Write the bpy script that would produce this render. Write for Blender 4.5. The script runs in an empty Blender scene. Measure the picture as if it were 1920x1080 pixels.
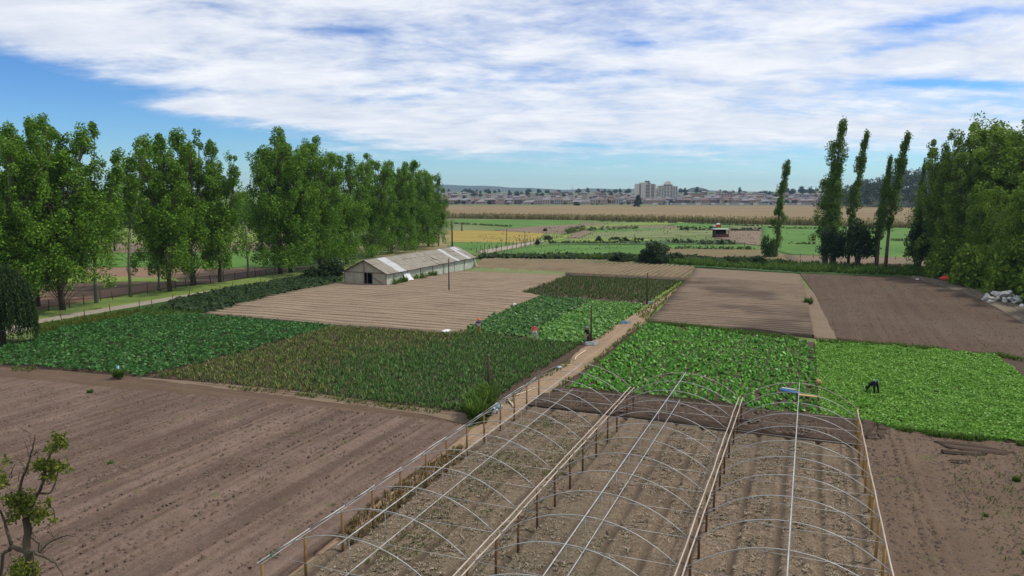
import bpy, math, random
import numpy as np
from mathutils import Vector
random.seed(7)
RNG = np.random.default_rng(7)
PI = math.pi
R = math.radians

# ------------------------------------------------------------------ scene
S = bpy.context.scene
COL = S.collection
S.render.engine = 'CYCLES'
S.cycles.use_denoising = True
S.cycles.max_bounces = 6
S.cycles.diffuse_bounces = 3
S.cycles.transmission_bounces = 3
S.cycles.volume_bounces = 0
S.cycles.transparent_max_bounces = 8
S.view_settings.view_transform = 'Standard'
S.view_settings.look = 'None'
S.view_settings.exposure = 0.08
S.view_settings.gamma = 1.0

# ------------------------------------------------------------------ survey
EYE = 13.5                      # eye height above the fields
FPX = 1387.0                    # focal length in pixels of a 1920 wide frame
PITCH = math.atan(178 / FPX)
YAW = 0.38225                   # heading of the crop rows
ORG = np.array([1.739, 46.636]) # far left corner of the hoop house
AX = np.array([math.sin(YAW), math.cos(YAW)])   # along the rows
BX = np.array([math.cos(YAW), -math.sin(YAW)])  # across the rows

def ray(u, v):
    x = (u - 960) / FPX
    yc = (540 - v) / FPX
    return np.array([x, math.cos(PITCH) + yc * math.sin(PITCH), -math.sin(PITCH) + yc * math.cos(PITCH)])

def G(u, v, z=0.0):
    """surveyed point on the level z"""
    d = ray(u, v)
    t = (z - EYE) / d[2]
    return np.array([d[0] * t, d[1] * t, z])

def at_depth(u, v, y):
    d = ray(u, v)
    t = y / d[1]
    return np.array([d[0] * t, y, EYE + d[2] * t])

def ab(p):
    q = np.asarray(p)[:2] - ORG
    return np.array([q @ BX, q @ AX])

def world(b, a, z=0.0):
    q = ORG + BX * b + AX * a
    return np.array([q[0], q[1], z])

def height_for(v_base, v_top, u=960):
    """height of something standing at v_base that reaches v_top"""
    g = G(u, v_base)
    return at_depth(u, v_top, g[1])[2]

# ------------------------------------------------------------------ objects
def tag(o, label=None, cat=None, group=None, kind=None):
    if label: o['label'] = label
    if cat: o['category'] = cat
    if group: o['group'] = group
    if kind: o['kind'] = kind
    return o

def thing(name, label, cat, loc=(0, 0, 0), rz=0.0, group=None):
    o = bpy.data.objects.new(name, None)
    COL.objects.link(o)
    o.empty_display_size = 0.2
    o.location = tuple(float(c) for c in loc)
    o.rotation_euler = (0, 0, rz)
    return tag(o, label, cat, group)

def link_mesh(name, me, parent=None, loc=None, rz=0.0):
    o = bpy.data.objects.new(name, me)
    COL.objects.link(o)
    if loc is not None: o.location = tuple(float(c) for c in loc)
    if rz: o.rotation_euler = (0, 0, rz)
    if parent is not None: o.parent = parent
    return o

def copy_tree(o, parent=None):
    c = o.copy()
    COL.objects.link(c)
    if parent is not None: c.parent = parent
    for ch in list(o.children):
        copy_tree(ch, c)
    return c

class MB:
    """collects shapes and links them as ONE mesh"""
    def __init__(s):
        s.v, s.f, s.m, s.n = [], [], [], 0
    def add(s, v, f, mi=0):
        v = np.asarray(v, float)
        s.v.append(v)
        for q in f:
            s.f.append([i + s.n for i in q]); s.m.append(mi)
        s.n += len(v)
        return s
    def box(s, c, d, rz=0.0, mi=0, taper=1.0):
        x, y, z = [k / 2 for k in d]
        v = np.array([[-x, -y, -z], [x, -y, -z], [x, y, -z], [-x, y, -z],
                      [-x * taper, -y * taper, z], [x * taper, -y * taper, z], [x * taper, y * taper, z], [-x * taper, y * taper, z]])
        if rz:
            cs, sn = math.cos(rz), math.sin(rz)
            v = np.c_[v[:, 0] * cs - v[:, 1] * sn, v[:, 0] * sn + v[:, 1] * cs, v[:, 2]]
        return s.add(v + np.asarray(c), [(3, 2, 1, 0), (4, 5, 6, 7), (0, 1, 5, 4), (1, 2, 6, 5), (2, 3, 7, 6), (3, 0, 4, 7)], mi)
    def tube(s, pts, rad, n=6, mi=0, cap=True):
        pts = np.asarray(pts, float)
        k = len(pts)
        rad = np.broadcast_to(np.asarray(rad, float), (k,))
        tan = np.gradient(pts, axis=0)
        tan /= np.linalg.norm(tan, axis=1)[:, None] + 1e-9
        ref = np.array([0.31, 0.17, 0.93])
        if abs(tan[0] @ ref) > 0.9: ref = np.array([1.0, 0.1, 0.05])
        a = np.cross(tan, ref); a /= np.linalg.norm(a, axis=1)[:, None] + 1e-9
        b = np.cross(tan, a)
        th = np.arange(n) / n * 2 * PI
        v = pts[:, None, :] + rad[:, None, None] * (np.cos(th)[None, :, None] * a[:, None, :] + np.sin(th)[None, :, None] * b[:, None, :])
        f = []
        for i in range(k - 1):
            for j in range(n):
                j2 = (j + 1) % n
                f.append((i * n + j, i * n + j2, (i + 1) * n + j2, (i + 1) * n + j))
        if cap:
            f.append(tuple(range(n))[::-1]); f.append(tuple((k - 1) * n + j for j in range(n)))
        return s.add(v.reshape(-1, 3), f, mi)
    def build(s, name, mats, parent=None, loc=None, rz=0.0, smooth=False):
        me = s.mesh(name, mats, smooth)
        return link_mesh(name, me, parent, loc, rz)
    def mesh(s, name, mats, smooth=False):
        me = bpy.data.meshes.new(name)
        v = np.concatenate(s.v) if s.v else np.zeros((0, 3))
        me.from_pydata(v.tolist(), [], s.f)
        for m in (mats if isinstance(mats, (list, tuple)) else [mats]): me.materials.append(m)
        if any(s.m): me.polygons.foreach_set('material_index', s.m)
        if smooth: me.polygons.foreach_set('use_smooth', [True] * len(s.f))
        me.update()
        return me

def quads_mesh(name, V, mat, smooth=False):
    """V: (n,4,3) separate quads -> one mesh, fast"""
    V = np.ascontiguousarray(V, np.float32)
    n = len(V)
    me = bpy.data.meshes.new(name)
    me.vertices.add(n * 4); me.loops.add(n * 4); me.polygons.add(n)
    me.vertices.foreach_set('co', V.ravel())
    me.loops.foreach_set('vertex_index', np.arange(n * 4, dtype=np.int32))
    me.polygons.foreach_set('loop_start', np.arange(0, n * 4, 4, dtype=np.int32))
    me.materials.append(mat)
    me.update(calc_edges=True)
    return me

def grid_mesh(name, P, mat, smooth=True):
    """P: (r,c,3) grid of points -> one sheet"""
    r, c = P.shape[:2]
    me = bpy.data.meshes.new(name)
    i = np.arange((r - 1) * (c - 1)); y = i // (c - 1); x = i % (c - 1)
    a = y * c + x
    q = np.c_[a, a + 1, a + c + 1, a + c].astype(np.int32)
    # face upward
    p = P.reshape(-1, 3)
    m = len(q) // 2
    nrm = np.cross(p[q[m, 1]] - p[q[m, 0]], p[q[m, 3]] - p[q[m, 0]])
    if nrm[2] < 0: q = q[:, ::-1]
    me.vertices.add(r * c); me.loops.add(len(q) * 4); me.polygons.add(len(q))
    me.vertices.foreach_set('co', np.ascontiguousarray(p, np.float32).ravel())
    me.loops.foreach_set('vertex_index', np.ascontiguousarray(q).ravel())
    me.polygons.foreach_set('loop_start', np.arange(0, len(q) * 4, 4, dtype=np.int32))
    if smooth: me.polygons.foreach_set('use_smooth', np.ones(len(q), bool))
    me.materials.append(mat)
    me.update(calc_edges=True)
    return me

# ------------------------------------------------------------------ smooth random numbers
def vnoise(x, y, seed=0):
    x = np.asarray(x, float); y = np.asarray(y, float)
    xi = np.floor(x).astype(np.int64); yi = np.floor(y).astype(np.int64)
    fx = x - xi; fy = y - yi
    fx = fx * fx * (3 - 2 * fx); fy = fy * fy * (3 - 2 * fy)
    def h(a, b):
        n = (a * 374761393 + b * 668265263 + seed * 974634777) & 0xffffffff
        n = ((n ^ (n >> 13)) * 1274126177) & 0xffffffff
        return ((n ^ (n >> 16)) & 0xffff) / 65535.0
    return (h(xi, yi) * (1 - fx) + h(xi + 1, yi) * fx) * (1 - fy) + (h(xi, yi + 1) * (1 - fx) + h(xi + 1, yi + 1) * fx) * fy

def fbm(x, y, seed=0, o=4):
    t = 0; a = 0.5
    for k in range(o):
        t = t + a * (vnoise(x * 2 ** k, y * 2 ** k, seed + k) - 0.5); a *= 0.5
    return t

def inside(px, py, poly):
    poly = np.asarray(poly)
    r = np.zeros(px.shape, bool)
    n = len(poly)
    for i in range(n):
        x1, y1 = poly[i]; x2, y2 = poly[(i + 1) % n]
        c = (y1 > py) != (y2 > py)
        with np.errstate(divide='ignore', invalid='ignore'):
            xx = (x2 - x1) * (py - y1) / (y2 - y1) + x1
        r ^= c & (px < xx)
    return r

# ------------------------------------------------------------------ materials
def new_mat(name):
    m = bpy.data.materials.new(name)
    m.use_nodes = True
    m.node_tree.nodes.clear()
    return m, m.node_tree

def nd(t, typ, **kw):
    n = t.nodes.new(typ)
    for k, v in kw.items(): setattr(n, k, v)
    return n

def ln(t, a, b): t.links.new(a, b)

def mth(t, op, a, b=None, clamp=False):
    n = nd(t, 'ShaderNodeMath', operation=op, use_clamp=clamp)
    for i, x in enumerate((a, b)):
        if x is None: continue
        if isinstance(x, (int, float)): n.inputs[i].default_value = x
        else: ln(t, x, n.inputs[i])
    return n.outputs[0]

def ramp(t, fac, stops):
    n = nd(t, 'ShaderNodeValToRGB')
    e = n.color_ramp.elements
    while len(e) < len(stops): e.new(0.5)
    for k, (p, c) in enumerate(stops):
        e[k].position = p
        e[k].color = (*c, 1) if len(c) == 3 else c
    ln(t, fac, n.inputs[0])
    return n.outputs[0]

def mixc(t, fac, a, b):
    n = nd(t, 'ShaderNodeMix', data_type='RGBA')
    for s, x in ((n.inputs[0], fac), (n.inputs[6], a), (n.inputs[7], b)):
        if isinstance(x, (int, float)): s.default_value = x
        elif isinstance(x, tuple): s.default_value = (*x, 1)
        else: ln(t, x, s)
    return n.outputs[2]

def noise(t, vec, scale, detail=4.0, rough=0.6, dist=0.0):
    n = nd(t, 'ShaderNodeTexNoise')
    n.inputs['Scale'].default_value = scale
    n.inputs['Detail'].default_value = detail
    n.inputs['Roughness'].default_value = rough
    n.inputs['Distortion'].default_value = dist
    if vec is not None: ln(t, vec, n.inputs['Vector'])
    return n.outputs['Fac']

def coords(t, scale=(1, 1, 1), loc=(0, 0, 0)):
    c = nd(t, 'ShaderNodeTexCoord')
    m = nd(t, 'ShaderNodeMapping')
    m.inputs['Scale'].default_value = scale
    m.inputs['Location'].default_value = loc
    ln(t, c.outputs['Object'], m.inputs['Vector'])
    return m.outputs['Vector']

def finish(t, color, rough=0.9, bump=None, bstr=0.5, bdist=0.05, spec=0.2, metal=0.0):
    p = nd(t, 'ShaderNodeBsdfPrincipled')
    o = nd(t, 'ShaderNodeOutputMaterial')
    if isinstance(color, tuple): p.inputs['Base Color'].default_value = (*color, 1)
    else: ln(t, color, p.inputs['Base Color'])
    if isinstance(rough, (int, float)): p.inputs['Roughness'].default_value = rough
    else: ln(t, rough, p.inputs['Roughness'])
    p.inputs['Specular IOR Level'].default_value = spec
    p.inputs['Metallic'].default_value = metal
    if bump is not None:
        b = nd(t, 'ShaderNodeBump')
        b.inputs['Strength'].default_value = bstr
        b.inputs['Distance'].default_value = bdist
        ln(t, bump, b.inputs['Height'])
        ln(t, b.outputs['Normal'], p.inputs['Normal'])
    ln(t, p.outputs[0], o.inputs['Surface'])

def soil(name, lo, hi, streak=0.0, along='A', damp_shade=None, cracks=0.0, con=0.14, patch=None, patch_amt=0.0, weed=0.0, weedc=(0.09, 0.11, 0.03), sscale=1.6, seed=0.0, fine=9.0):
    """dry or moist earth: two tones, grain, long worked streaks, odd weed cover, painted furrow shade"""
    m, t = new_mat(name)
    v = coords(t, loc=(seed, seed * 1.7, 0))
    n1 = noise(t, v, 0.22, 5, 0.6)
    n2 = noise(t, v, 2.3, 6, 0.7)
    n3 = noise(t, v, fine, 4, 0.75)
    st = coords(t, (sscale, 0.03, 1) if along == 'A' else (0.03, sscale, 1), (seed * 3, seed, 0))
    ns = noise(t, st, 1.0, 5, 0.7)
    f = mth(t, 'ADD', mth(t, 'MULTIPLY', n1, 0.30), mth(t, 'MULTIPLY', n2, 0.30))
    f = mth(t, 'ADD', f, mth(t, 'MULTIPLY', n3, 0.40 - 0.2 * streak))
    f = mth(t, 'ADD', mth(t, 'MULTIPLY', f, 1 - streak * 0.6), mth(t, 'MULTIPLY', ns, streak * 0.6))
    c = ramp(t, f, [(0.5 - con, lo), (0.5 + con, hi)])
    if patch:
        pn = noise(t, v, 0.09, 3, 0.5)
        pf = ramp(t, pn, [(0.48, (0, 0, 0)), (0.60, (1, 1, 1))])
        c = mixc(t, mth(t, 'MULTIPLY', pf, patch_amt), c, patch)
    if weed:
        wn = noise(t, v, 0.55, 6, 0.75)
        wf = ramp(t, wn, [(0.62 - 0.12 * weed, (0, 0, 0)), (0.70 - 0.05 * weed, (1, 1, 1))])
        wf2 = mth(t, 'MULTIPLY', wf, mth(t, 'GREATER_THAN', n3, 0.48))
        c = mixc(t, mth(t, 'MULTIPLY', wf2, 0.8), c, weedc)
    sp = ramp(t, noise(t, v, 13.0, 2, 0.5), [(0.60, (0, 0, 0)), (0.68, (1, 1, 1))])      # small dark clods
    c = mixc(t, mth(t, 'MULTIPLY', sp, 0.45), c, tuple(k_ * 0.7 for k_ in lo))
    if damp_shade:      # furrows darkened in the colour: moist tone doubling as painted row shade
        at = nd(t, 'ShaderNodeAttribute'); at.attribute_name = 'furrow_shade'
        c = mixc(t, mth(t, 'MULTIPLY', at.outputs['Fac'], mth(t, 'ADD', 0.42, n1)), c, damp_shade)
    if cracks:
        vo = nd(t, 'ShaderNodeTexVoronoi', feature='DISTANCE_TO_EDGE'); vo.inputs['Scale'].default_value = 4.2
        dv = nd(t, 'ShaderNodeVectorMath', operation='ADD'); ln(t, v, dv.inputs[0])
        nn = nd(t, 'ShaderNodeTexNoise'); nn.inputs['Scale'].default_value = 3.0; ln(t, v, nn.inputs['Vector']); ln(t, nn.outputs['Color'], dv.inputs[1])
        ln(t, dv.outputs[0], vo.inputs['Vector'])
        cf = ramp(t, vo.outputs['Distance'], [(0.02, (1, 1, 1)), (0.13, (0, 0, 0))])
        c = mixc(t, mth(t, 'MULTIPLY', cf, cracks), c, lo)
    b = mth(t, 'ADD', mth(t, 'MULTIPLY', n3, 0.6), mth(t, 'ADD', n2, mth(t, 'MULTIPLY', ns, streak)))
    finish(t, c, 0.95, b, 0.9, 0.08, 0.12)
    return m

def cover(name, cols, scale=1.2, bump=0.6, bd=0.15, fine=5.0, streak=None):
    """low plant cover seen from afar: blotches of several greens"""
    m, t = new_mat(name)
    v = coords(t)
    if streak: v2 = coords(t, streak)
    else: v2 = v
    n1 = noise(t, v2, scale * 0.12, 4, 0.55)
    n2 = noise(t, v, scale, 6, 0.7)
    n3 = noise(t, v, fine, 4, 0.7)
    f = mth(t, 'ADD', mth(t, 'MULTIPLY', n1, 0.5), mth(t, 'ADD', mth(t, 'MULTIPLY', n2, 0.3), mth(t, 'MULTIPLY', n3, 0.2)))
    k = len(cols)
    c = ramp(t, f, [(0.34 + 0.32 * i / (k - 1), cc) for i, cc in enumerate(cols)])
    finish(t, c, 0.85, mth(t, 'ADD', n2, n3), bump, bd, 0.2)
    return m

def leaf(name, cols, trans=0.35, rough=0.6, spec=0.16, vary=None):
    """each leaf takes its own tone"""
    m, t = new_mat(name)
    g = nd(t, 'ShaderNodeNewGeometry')
    r = g.outputs['Random Per Island']
    if vary:
        v = coords(t)
        r = mth(t, 'ADD', mth(t, 'MULTIPLY', r, 1 - vary[1]), mth(t, 'MULTIPLY', noise(t, v, vary[0], 3, 0.6), vary[1]))
    k = len(cols)
    c = ramp(t, r, [(0.08 + 0.84 * i / max(1, k - 1), cc) for i, cc in enumerate(cols)])
    p = nd(t, 'ShaderNodeBsdfPrincipled')
    p.inputs['Roughness'].default_value = rough
    p.inputs['Specular IOR Level'].default_value = spec
    ln(t, c, p.inputs['Base Color'])
    tr = nd(t, 'ShaderNodeBsdfTranslucent')
    ln(t, mixc(t, 0.35, c, (0.12, 0.2, 0.02)), tr.inputs['Color'])
    mx = nd(t, 'ShaderNodeMixShader')
    mx.inputs[0].default_value = trans
    ln(t, p.outputs[0], mx.inputs[1]); ln(t, tr.outputs[0], mx.inputs[2])
    o = nd(t, 'ShaderNodeOutputMaterial')
    ln(t, mx.outputs[0], o.inputs['Surface'])
    return m

def plain(name, col, rough=0.7, vary=0.25, scale=3.0, stretch=(1, 1, 1), metal=0.0, spec=0.3, dark=None, bstr=0.2):
    """a plain finish with uneven tone and wear"""
    m, t = new_mat(name)
    v = coords(t, stretch)
    n = noise(t, v, scale, 5, 0.65)
    lo = dark or tuple(c * (1 - vary) for c in col)
    hi = tuple(min(1, c * (1 + vary)) for c in col)
    c = ramp(t, n, [(0.3, lo), (0.7, hi)])
    finish(t, c, rough, n, bstr, 0.02, spec, metal)
    return m

M = {}
# earths
M['plough_near'] = soil('ploughed_earth', (0.095, 0.064, 0.048), (0.229, 0.159, 0.125), 0.62, 'A', weed=0.25, sscale=1.5, con=0.095)
M['headland'] = soil('headland_earth', (0.087, 0.057, 0.039), (0.178, 0.119, 0.081), 0.6, 'B', weed=0.3, sscale=1.5, seed=3)
M['yard_earth'] = soil('yard_earth', (0.089, 0.061, 0.041), (0.174, 0.121, 0.083), 0.3, 'A', weed=0.45, seed=8, sscale=1.0)
M['plough_far'] = soil('dark_ploughed_earth', (0.075, 0.049, 0.034), (0.123, 0.083, 0.057), 0.75, 'A', patch=(0.125, 0.110, 0.075), patch_amt=0.22, seed=5, sscale=0.9, fine=5)
M['ridge_tan'] = soil('tan_ridged_earth', (0.200, 0.145, 0.099), (0.322, 0.248, 0.175), 0.25, 'B', seed=1, fine=6, damp_shade=(0.115, 0.083, 0.058))
M['ridge_brown'] = soil('brown_ridged_earth', (0.138, 0.100, 0.069), (0.244, 0.184, 0.131), 0.3, 'B', patch=(0.085, 0.062, 0.048), patch_amt=0.85, seed=2, fine=6, damp_shade=(0.070, 0.050, 0.036))
M['ridge_far'] = soil('far_ridged_earth', (0.143, 0.107, 0.063), (0.228, 0.173, 0.104), 0.2, 'A', weed=0.35, weedc=(0.12, 0.13, 0.05), seed=4, fine=5, damp_shade=(0.070, 0.056, 0.034))
M['flat_tan'] = soil('flat_tan_earth', (0.150, 0.112, 0.076), (0.214, 0.163, 0.113), 0.3, 'B', seed=6)
M['damp_shade'] = soil('damp_dark_earth', (0.048, 0.033, 0.023), (0.127, 0.090, 0.065), 0.7, 'B', seed=7, sscale=2.5, damp_shade=(0.036, 0.026, 0.020))
M['path'] = soil('sandy_path_earth', (0.224, 0.154, 0.098), (0.358, 0.257, 0.169), 0.45, 'A', seed=9, sscale=2.0, weed=0.2, con=0.10)
M['floor'] = soil('hoop_house_earth', (0.090, 0.066, 0.044), (0.292, 0.217, 0.149), 0.15, 'A', patch=(0.125, 0.112, 0.075), patch_amt=0.45, seed=11, fine=5, cracks=0.9, damp_shade=(0.075, 0.057, 0.042))
M['track'] = soil('rutted_track_earth', (0.111, 0.090, 0.068), (0.228, 0.189, 0.135), 0.8, 'A', weed=0.3, seed=12, sscale=1.2)
M['road'] = soil('gravel_road', (0.244, 0.209, 0.162), (0.360, 0.316, 0.252), 0.35, 'A', seed=13, sscale=1.0)
M['red_soil'] = soil('reddish_earth', (0.159, 0.097, 0.063), (0.286, 0.184, 0.122), 0.5, 'A', seed=14)
M['purple_soil'] = soil('grey_purple_earth', (0.145, 0.105, 0.075), (0.221, 0.165, 0.118), 0.3, 'B', seed=15)
M['olive_soil'] = soil('olive_earth', (0.127, 0.102, 0.050), (0.212, 0.168, 0.086), 0.4, 'B', weed=0.5, seed=16)
M['clod'] = soil('clod_earth', (0.085, 0.062, 0.048), (0.190, 0.142, 0.110), 0, seed=17)
# covers
M['meadow'] = cover('meadow', [(0.055, 0.085, 0.022), (0.10, 0.145, 0.035), (0.16, 0.175, 0.06)], 0.6)
M['bright'] = cover('bright_green_crop', [(0.041, 0.101, 0.014), (0.068, 0.155, 0.020), (0.104, 0.197, 0.032)], 0.8)
M['lime'] = cover('yellow_green_crop', [(0.085, 0.13, 0.025), (0.15, 0.20, 0.038), (0.22, 0.245, 0.07)], 0.8)
M['gold'] = cover('golden_crop', [(0.16, 0.15, 0.03), (0.27, 0.20, 0.035), (0.32, 0.225, 0.055)], 0.9, streak=(0.2, 2, 1))
M['deepgreen'] = cover('dark_green_crop', [(0.022, 0.05, 0.014), (0.04, 0.085, 0.02), (0.07, 0.12, 0.03)], 1.0)
M['palegreen'] = cover('pale_green_plot', [(0.080, 0.112, 0.034), (0.136, 0.163, 0.056), (0.176, 0.189, 0.083)], 0.8)
M['reedtop'] = cover('dry_reed_bed', [(0.142, 0.100, 0.045), (0.198, 0.144, 0.068), (0.249, 0.184, 0.094)], 0.25, 0.8, 0.6, 1.5, streak=(0.25, 1.2, 1))
M['drygrass'] = cover('dry_grass_verge', [(0.12, 0.12, 0.04), (0.22, 0.19, 0.08), (0.30, 0.24, 0.12)], 1.5)
M['grassverge'] = cover('grass_verge', [(0.06, 0.10, 0.02), (0.12, 0.18, 0.03), (0.18, 0.21, 0.05)], 1.5)
M['townground'] = cover('town_ground', [(0.07, 0.075, 0.045), (0.11, 0.105, 0.075), (0.15, 0.14, 0.11)], 0.1)
M['hillcover'] = cover('wooded_hills', [(0.02, 0.035, 0.02), (0.045, 0.06, 0.03), (0.08, 0.08, 0.045)], 0.02, 0.5, 5.0, 0.06)
# leaves
M['poplar'] = leaf('poplar_leaves', [(0.056, 0.138, 0.011), (0.112, 0.234, 0.019), (0.207, 0.351, 0.036)])
M['poplar_light'] = leaf('light_poplar_leaves', [(0.083, 0.162, 0.019), (0.145, 0.244, 0.030), (0.232, 0.324, 0.052)])
M['lombardy'] = leaf('upright_poplar_leaves', [(0.051, 0.105, 0.013), (0.096, 0.181, 0.023), (0.183, 0.280, 0.044)])
M['broad'] = leaf('broadleaf_leaves', [(0.073, 0.146, 0.011), (0.146, 0.254, 0.023), (0.252, 0.352, 0.040)])
M['dark'] = leaf('dark_shrub_leaves', [(0.012, 0.028, 0.010), (0.024, 0.050, 0.014), (0.045, 0.080, 0.022)], 0.25)
M['shrub'] = leaf('green_shrub_leaves', [(0.030, 0.070, 0.015), (0.055, 0.115, 0.022), (0.10, 0.165, 0.035)])
M['willow'] = leaf('willow_leaves', [(0.016, 0.036, 0.012), (0.030, 0.060, 0.018), (0.055, 0.090, 0.028)], 0.25)
M['fruit'] = leaf('yellowing_leaves', [(0.044, 0.069, 0.012), (0.094, 0.119, 0.018), (0.275, 0.263, 0.040)], 0.3, vary=(1.3, 0.4))
M['bluetree'] = leaf('distant_tree_leaves', [(0.016, 0.034, 0.018), (0.030, 0.055, 0.026), (0.05, 0.075, 0.036)], 0.15)
M['euca'] = leaf('eucalyptus_leaves', [(0.020, 0.030, 0.018), (0.038, 0.050, 0.028), (0.07, 0.078, 0.045)], 0.15)
M['bean'] = leaf('bean_leaves', [(0.021, 0.081, 0.018), (0.044, 0.146, 0.032), (0.105, 0.246, 0.062)], 0.3, 0.45)
M['olive_blade'] = leaf('olive_blades', [(0.033, 0.072, 0.014), (0.074, 0.122, 0.026), (0.148, 0.192, 0.051), (0.346, 0.333, 0.114)], 0.3)
M['green_blade'] = leaf('green_blades', [(0.017, 0.062, 0.013), (0.038, 0.118, 0.023), (0.081, 0.190, 0.043), (0.190, 0.291, 0.095)], 0.3)
M['chard'] = leaf('chard_leaves', [(0.043, 0.151, 0.016), (0.090, 0.270, 0.027), (0.180, 0.432, 0.056)], 0.3, 0.4)
M['cabbage'] = leaf('row_crop_leaves', [(0.028, 0.090, 0.018), (0.056, 0.155, 0.030), (0.120, 0.250, 0.055)], 0.3, 0.4)
M['lightrow'] = leaf('light_row_crop_leaves', [(0.061, 0.169, 0.026), (0.115, 0.270, 0.043), (0.189, 0.378, 0.078)], 0.3, 0.4)
M['lettuce'] = leaf('light_green_leaves', [(0.094, 0.234, 0.025), (0.154, 0.342, 0.040), (0.242, 0.450, 0.080)], 0.3, 0.45)
M['midrow'] = leaf('grassy_row_leaves', [(0.030, 0.060, 0.016), (0.065, 0.110, 0.026), (0.12, 0.16, 0.045)], 0.3)
M['weed'] = leaf('weed_leaves', [(0.035, 0.080, 0.012), (0.075, 0.150, 0.022), (0.14, 0.22, 0.04)], 0.35)
M['weedgold'] = leaf('flowering_weeds', [(0.040, 0.075, 0.012), (0.10, 0.13, 0.02), (0.24, 0.22, 0.03)], 0.35)
M['drystalk'] = leaf('dry_stalks', [(0.077, 0.057, 0.026), (0.182, 0.128, 0.058), (0.350, 0.257, 0.130)], 0.2, 0.8, 0.1)
M['drycrust'] = leaf('dry_crop_remains', [(0.10, 0.082, 0.052), (0.24, 0.195, 0.135), (0.40, 0.335, 0.25)], 0.15, 0.9, 0.1)
M['reedblade'] = leaf('reed_blades', [(0.113, 0.097, 0.037), (0.224, 0.186, 0.077), (0.374, 0.316, 0.139)], 0.25, 0.8, 0.1)
# hard things
M['bark'] = plain('bark', (0.095, 0.075, 0.055), 0.95, 0.5, 4, (1, 1, 0.25), spec=0.1, bstr=0.6)
M['palebark'] = plain('pale_bark', (0.20, 0.175, 0.14), 0.95, 0.45, 3, (1, 1, 0.3), spec=0.1, bstr=0.6)
M['wood_old'] = plain('weathered_wood', (0.075, 0.050, 0.038), 0.9, 0.4, 6, (4, 4, 0.5), spec=0.1)
M['wood_grey'] = plain('grey_wood', (0.17, 0.145, 0.115), 0.9, 0.35, 6, (4, 4, 0.5), spec=0.1)
M['post_yellow'] = plain('yellow_timber', (0.30, 0.180, 0.058), 0.8, 0.35, 5, (5, 5, 0.6), spec=0.2)
M['post_brown'] = plain('brown_timber', (0.125, 0.066, 0.036), 0.85, 0.35, 5, (5, 5, 0.6), spec=0.15)
M['post_tan'] = plain('tan_timber', (0.225, 0.135, 0.060), 0.85, 0.35, 5, (5, 5, 0.6), spec=0.15)
M['beam'] = plain('pale_timber_rail', (0.40, 0.34, 0.285), 0.8, 0.25, 3, (3, 0.4, 3), spec=0.2)
M['galv'] = plain('galvanised_tube', (0.37, 0.37, 0.36), 0.55, 0.3, 2, metal=0.3, spec=0.4)
M['wire'] = plain('fence_wire', (0.20, 0.19, 0.18), 0.6, 0.2, 2, metal=0.5)
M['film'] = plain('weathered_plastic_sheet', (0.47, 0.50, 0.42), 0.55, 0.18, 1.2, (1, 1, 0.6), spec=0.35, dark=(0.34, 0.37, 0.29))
M['film_shade'] = plain('shaded_plastic_sheet', (0.36, 0.33, 0.25), 0.6, 0.2, 1.2, spec=0.3)  # darker copy of the sheet for the shaded walls, shade in its colour
M['film_white'] = plain('white_plastic_sheet', (0.68, 0.70, 0.70), 0.45, 0.1, 2, spec=0.4)
M['roof_old'] = plain('worn_roof_sheet', (0.232, 0.213, 0.171), 0.75, 0.22, 1.6, (0.6, 1.6, 1), spec=0.2, dark=(0.157, 0.141, 0.108))
M['roof_pale'] = plain('pale_roof_sheet', (0.399, 0.404, 0.404), 0.65, 0.15, 2.0, spec=0.3)
M['dark_inside'] = plain('dark_opening', (0.018, 0.017, 0.015), 0.95, 0.2, 2)
M['rust'] = plain('rusty_sheet', (0.13, 0.052, 0.035), 0.9, 0.4, 2)
M['tin'] = plain('pale_tin', (0.55, 0.53, 0.50), 0.6, 0.15, 2)
M['crate_blue'] = plain('blue_crate_plastic', (0.20, 0.36, 0.44), 0.5, 0.15, 6)
M['crate_grey'] = plain('grey_crate_plastic', (0.42, 0.47, 0.47), 0.5, 0.15, 6)
M['blue'] = plain('blue_plastic', (0.055, 0.155, 0.42), 0.45, 0.2, 4)
M['white'] = plain('white_plastic', (0.72, 0.72, 0.70), 0.5, 0.1, 5)
M['hose'] = plain('cream_hose', (0.55, 0.44, 0.31), 0.6, 0.12, 5)
M['plank'] = plain('ochre_plank', (0.42, 0.27, 0.11), 0.8, 0.2, 6)
M['tarp_red'] = plain('red_tarp', (0.52, 0.048, 0.036), 0.6, 0.25, 3)
M['rubble'] = plain('pale_rubble', (0.50, 0.485, 0.45), 0.9, 0.28, 3, bstr=0.7)
M['concrete'] = plain('grey_concrete', (0.33, 0.32, 0.30), 0.9, 0.15, 2)
# town
for k, c in dict(cream=(0.46, 0.37, 0.25), pink=(0.38, 0.28, 0.225), orange=(0.38, 0.27, 0.16), brick=(0.19, 0.115, 0.095), grey=(0.36, 0.345, 0.33), white=(0.66, 0.65, 0.62)).items():
    M['wall_' + k] = plain('rendered_wall_' + k, c, 0.9, 0.12, 0.3)
for k, c in dict(slate=(0.125, 0.112, 0.115), brown=(0.15, 0.10, 0.085), grey=(0.20, 0.185, 0.185), red=(0.17, 0.075, 0.065)).items():
    M['roof_' + k] = plain('roof_tiles_' + k, c, 0.9, 0.25, 0.5)
M['tower'] = plain('tower_concrete', (0.60, 0.55, 0.46), 0.85, 0.08, 0.1)
M['tower_bay'] = plain('tower_recess', (0.17, 0.165, 0.175), 0.8, 0.15, 0.3)
M['glass'] = plain('dark_window_glass', (0.045, 0.055, 0.075), 0.15, 0.3, 0.4, spec=0.6)

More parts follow.
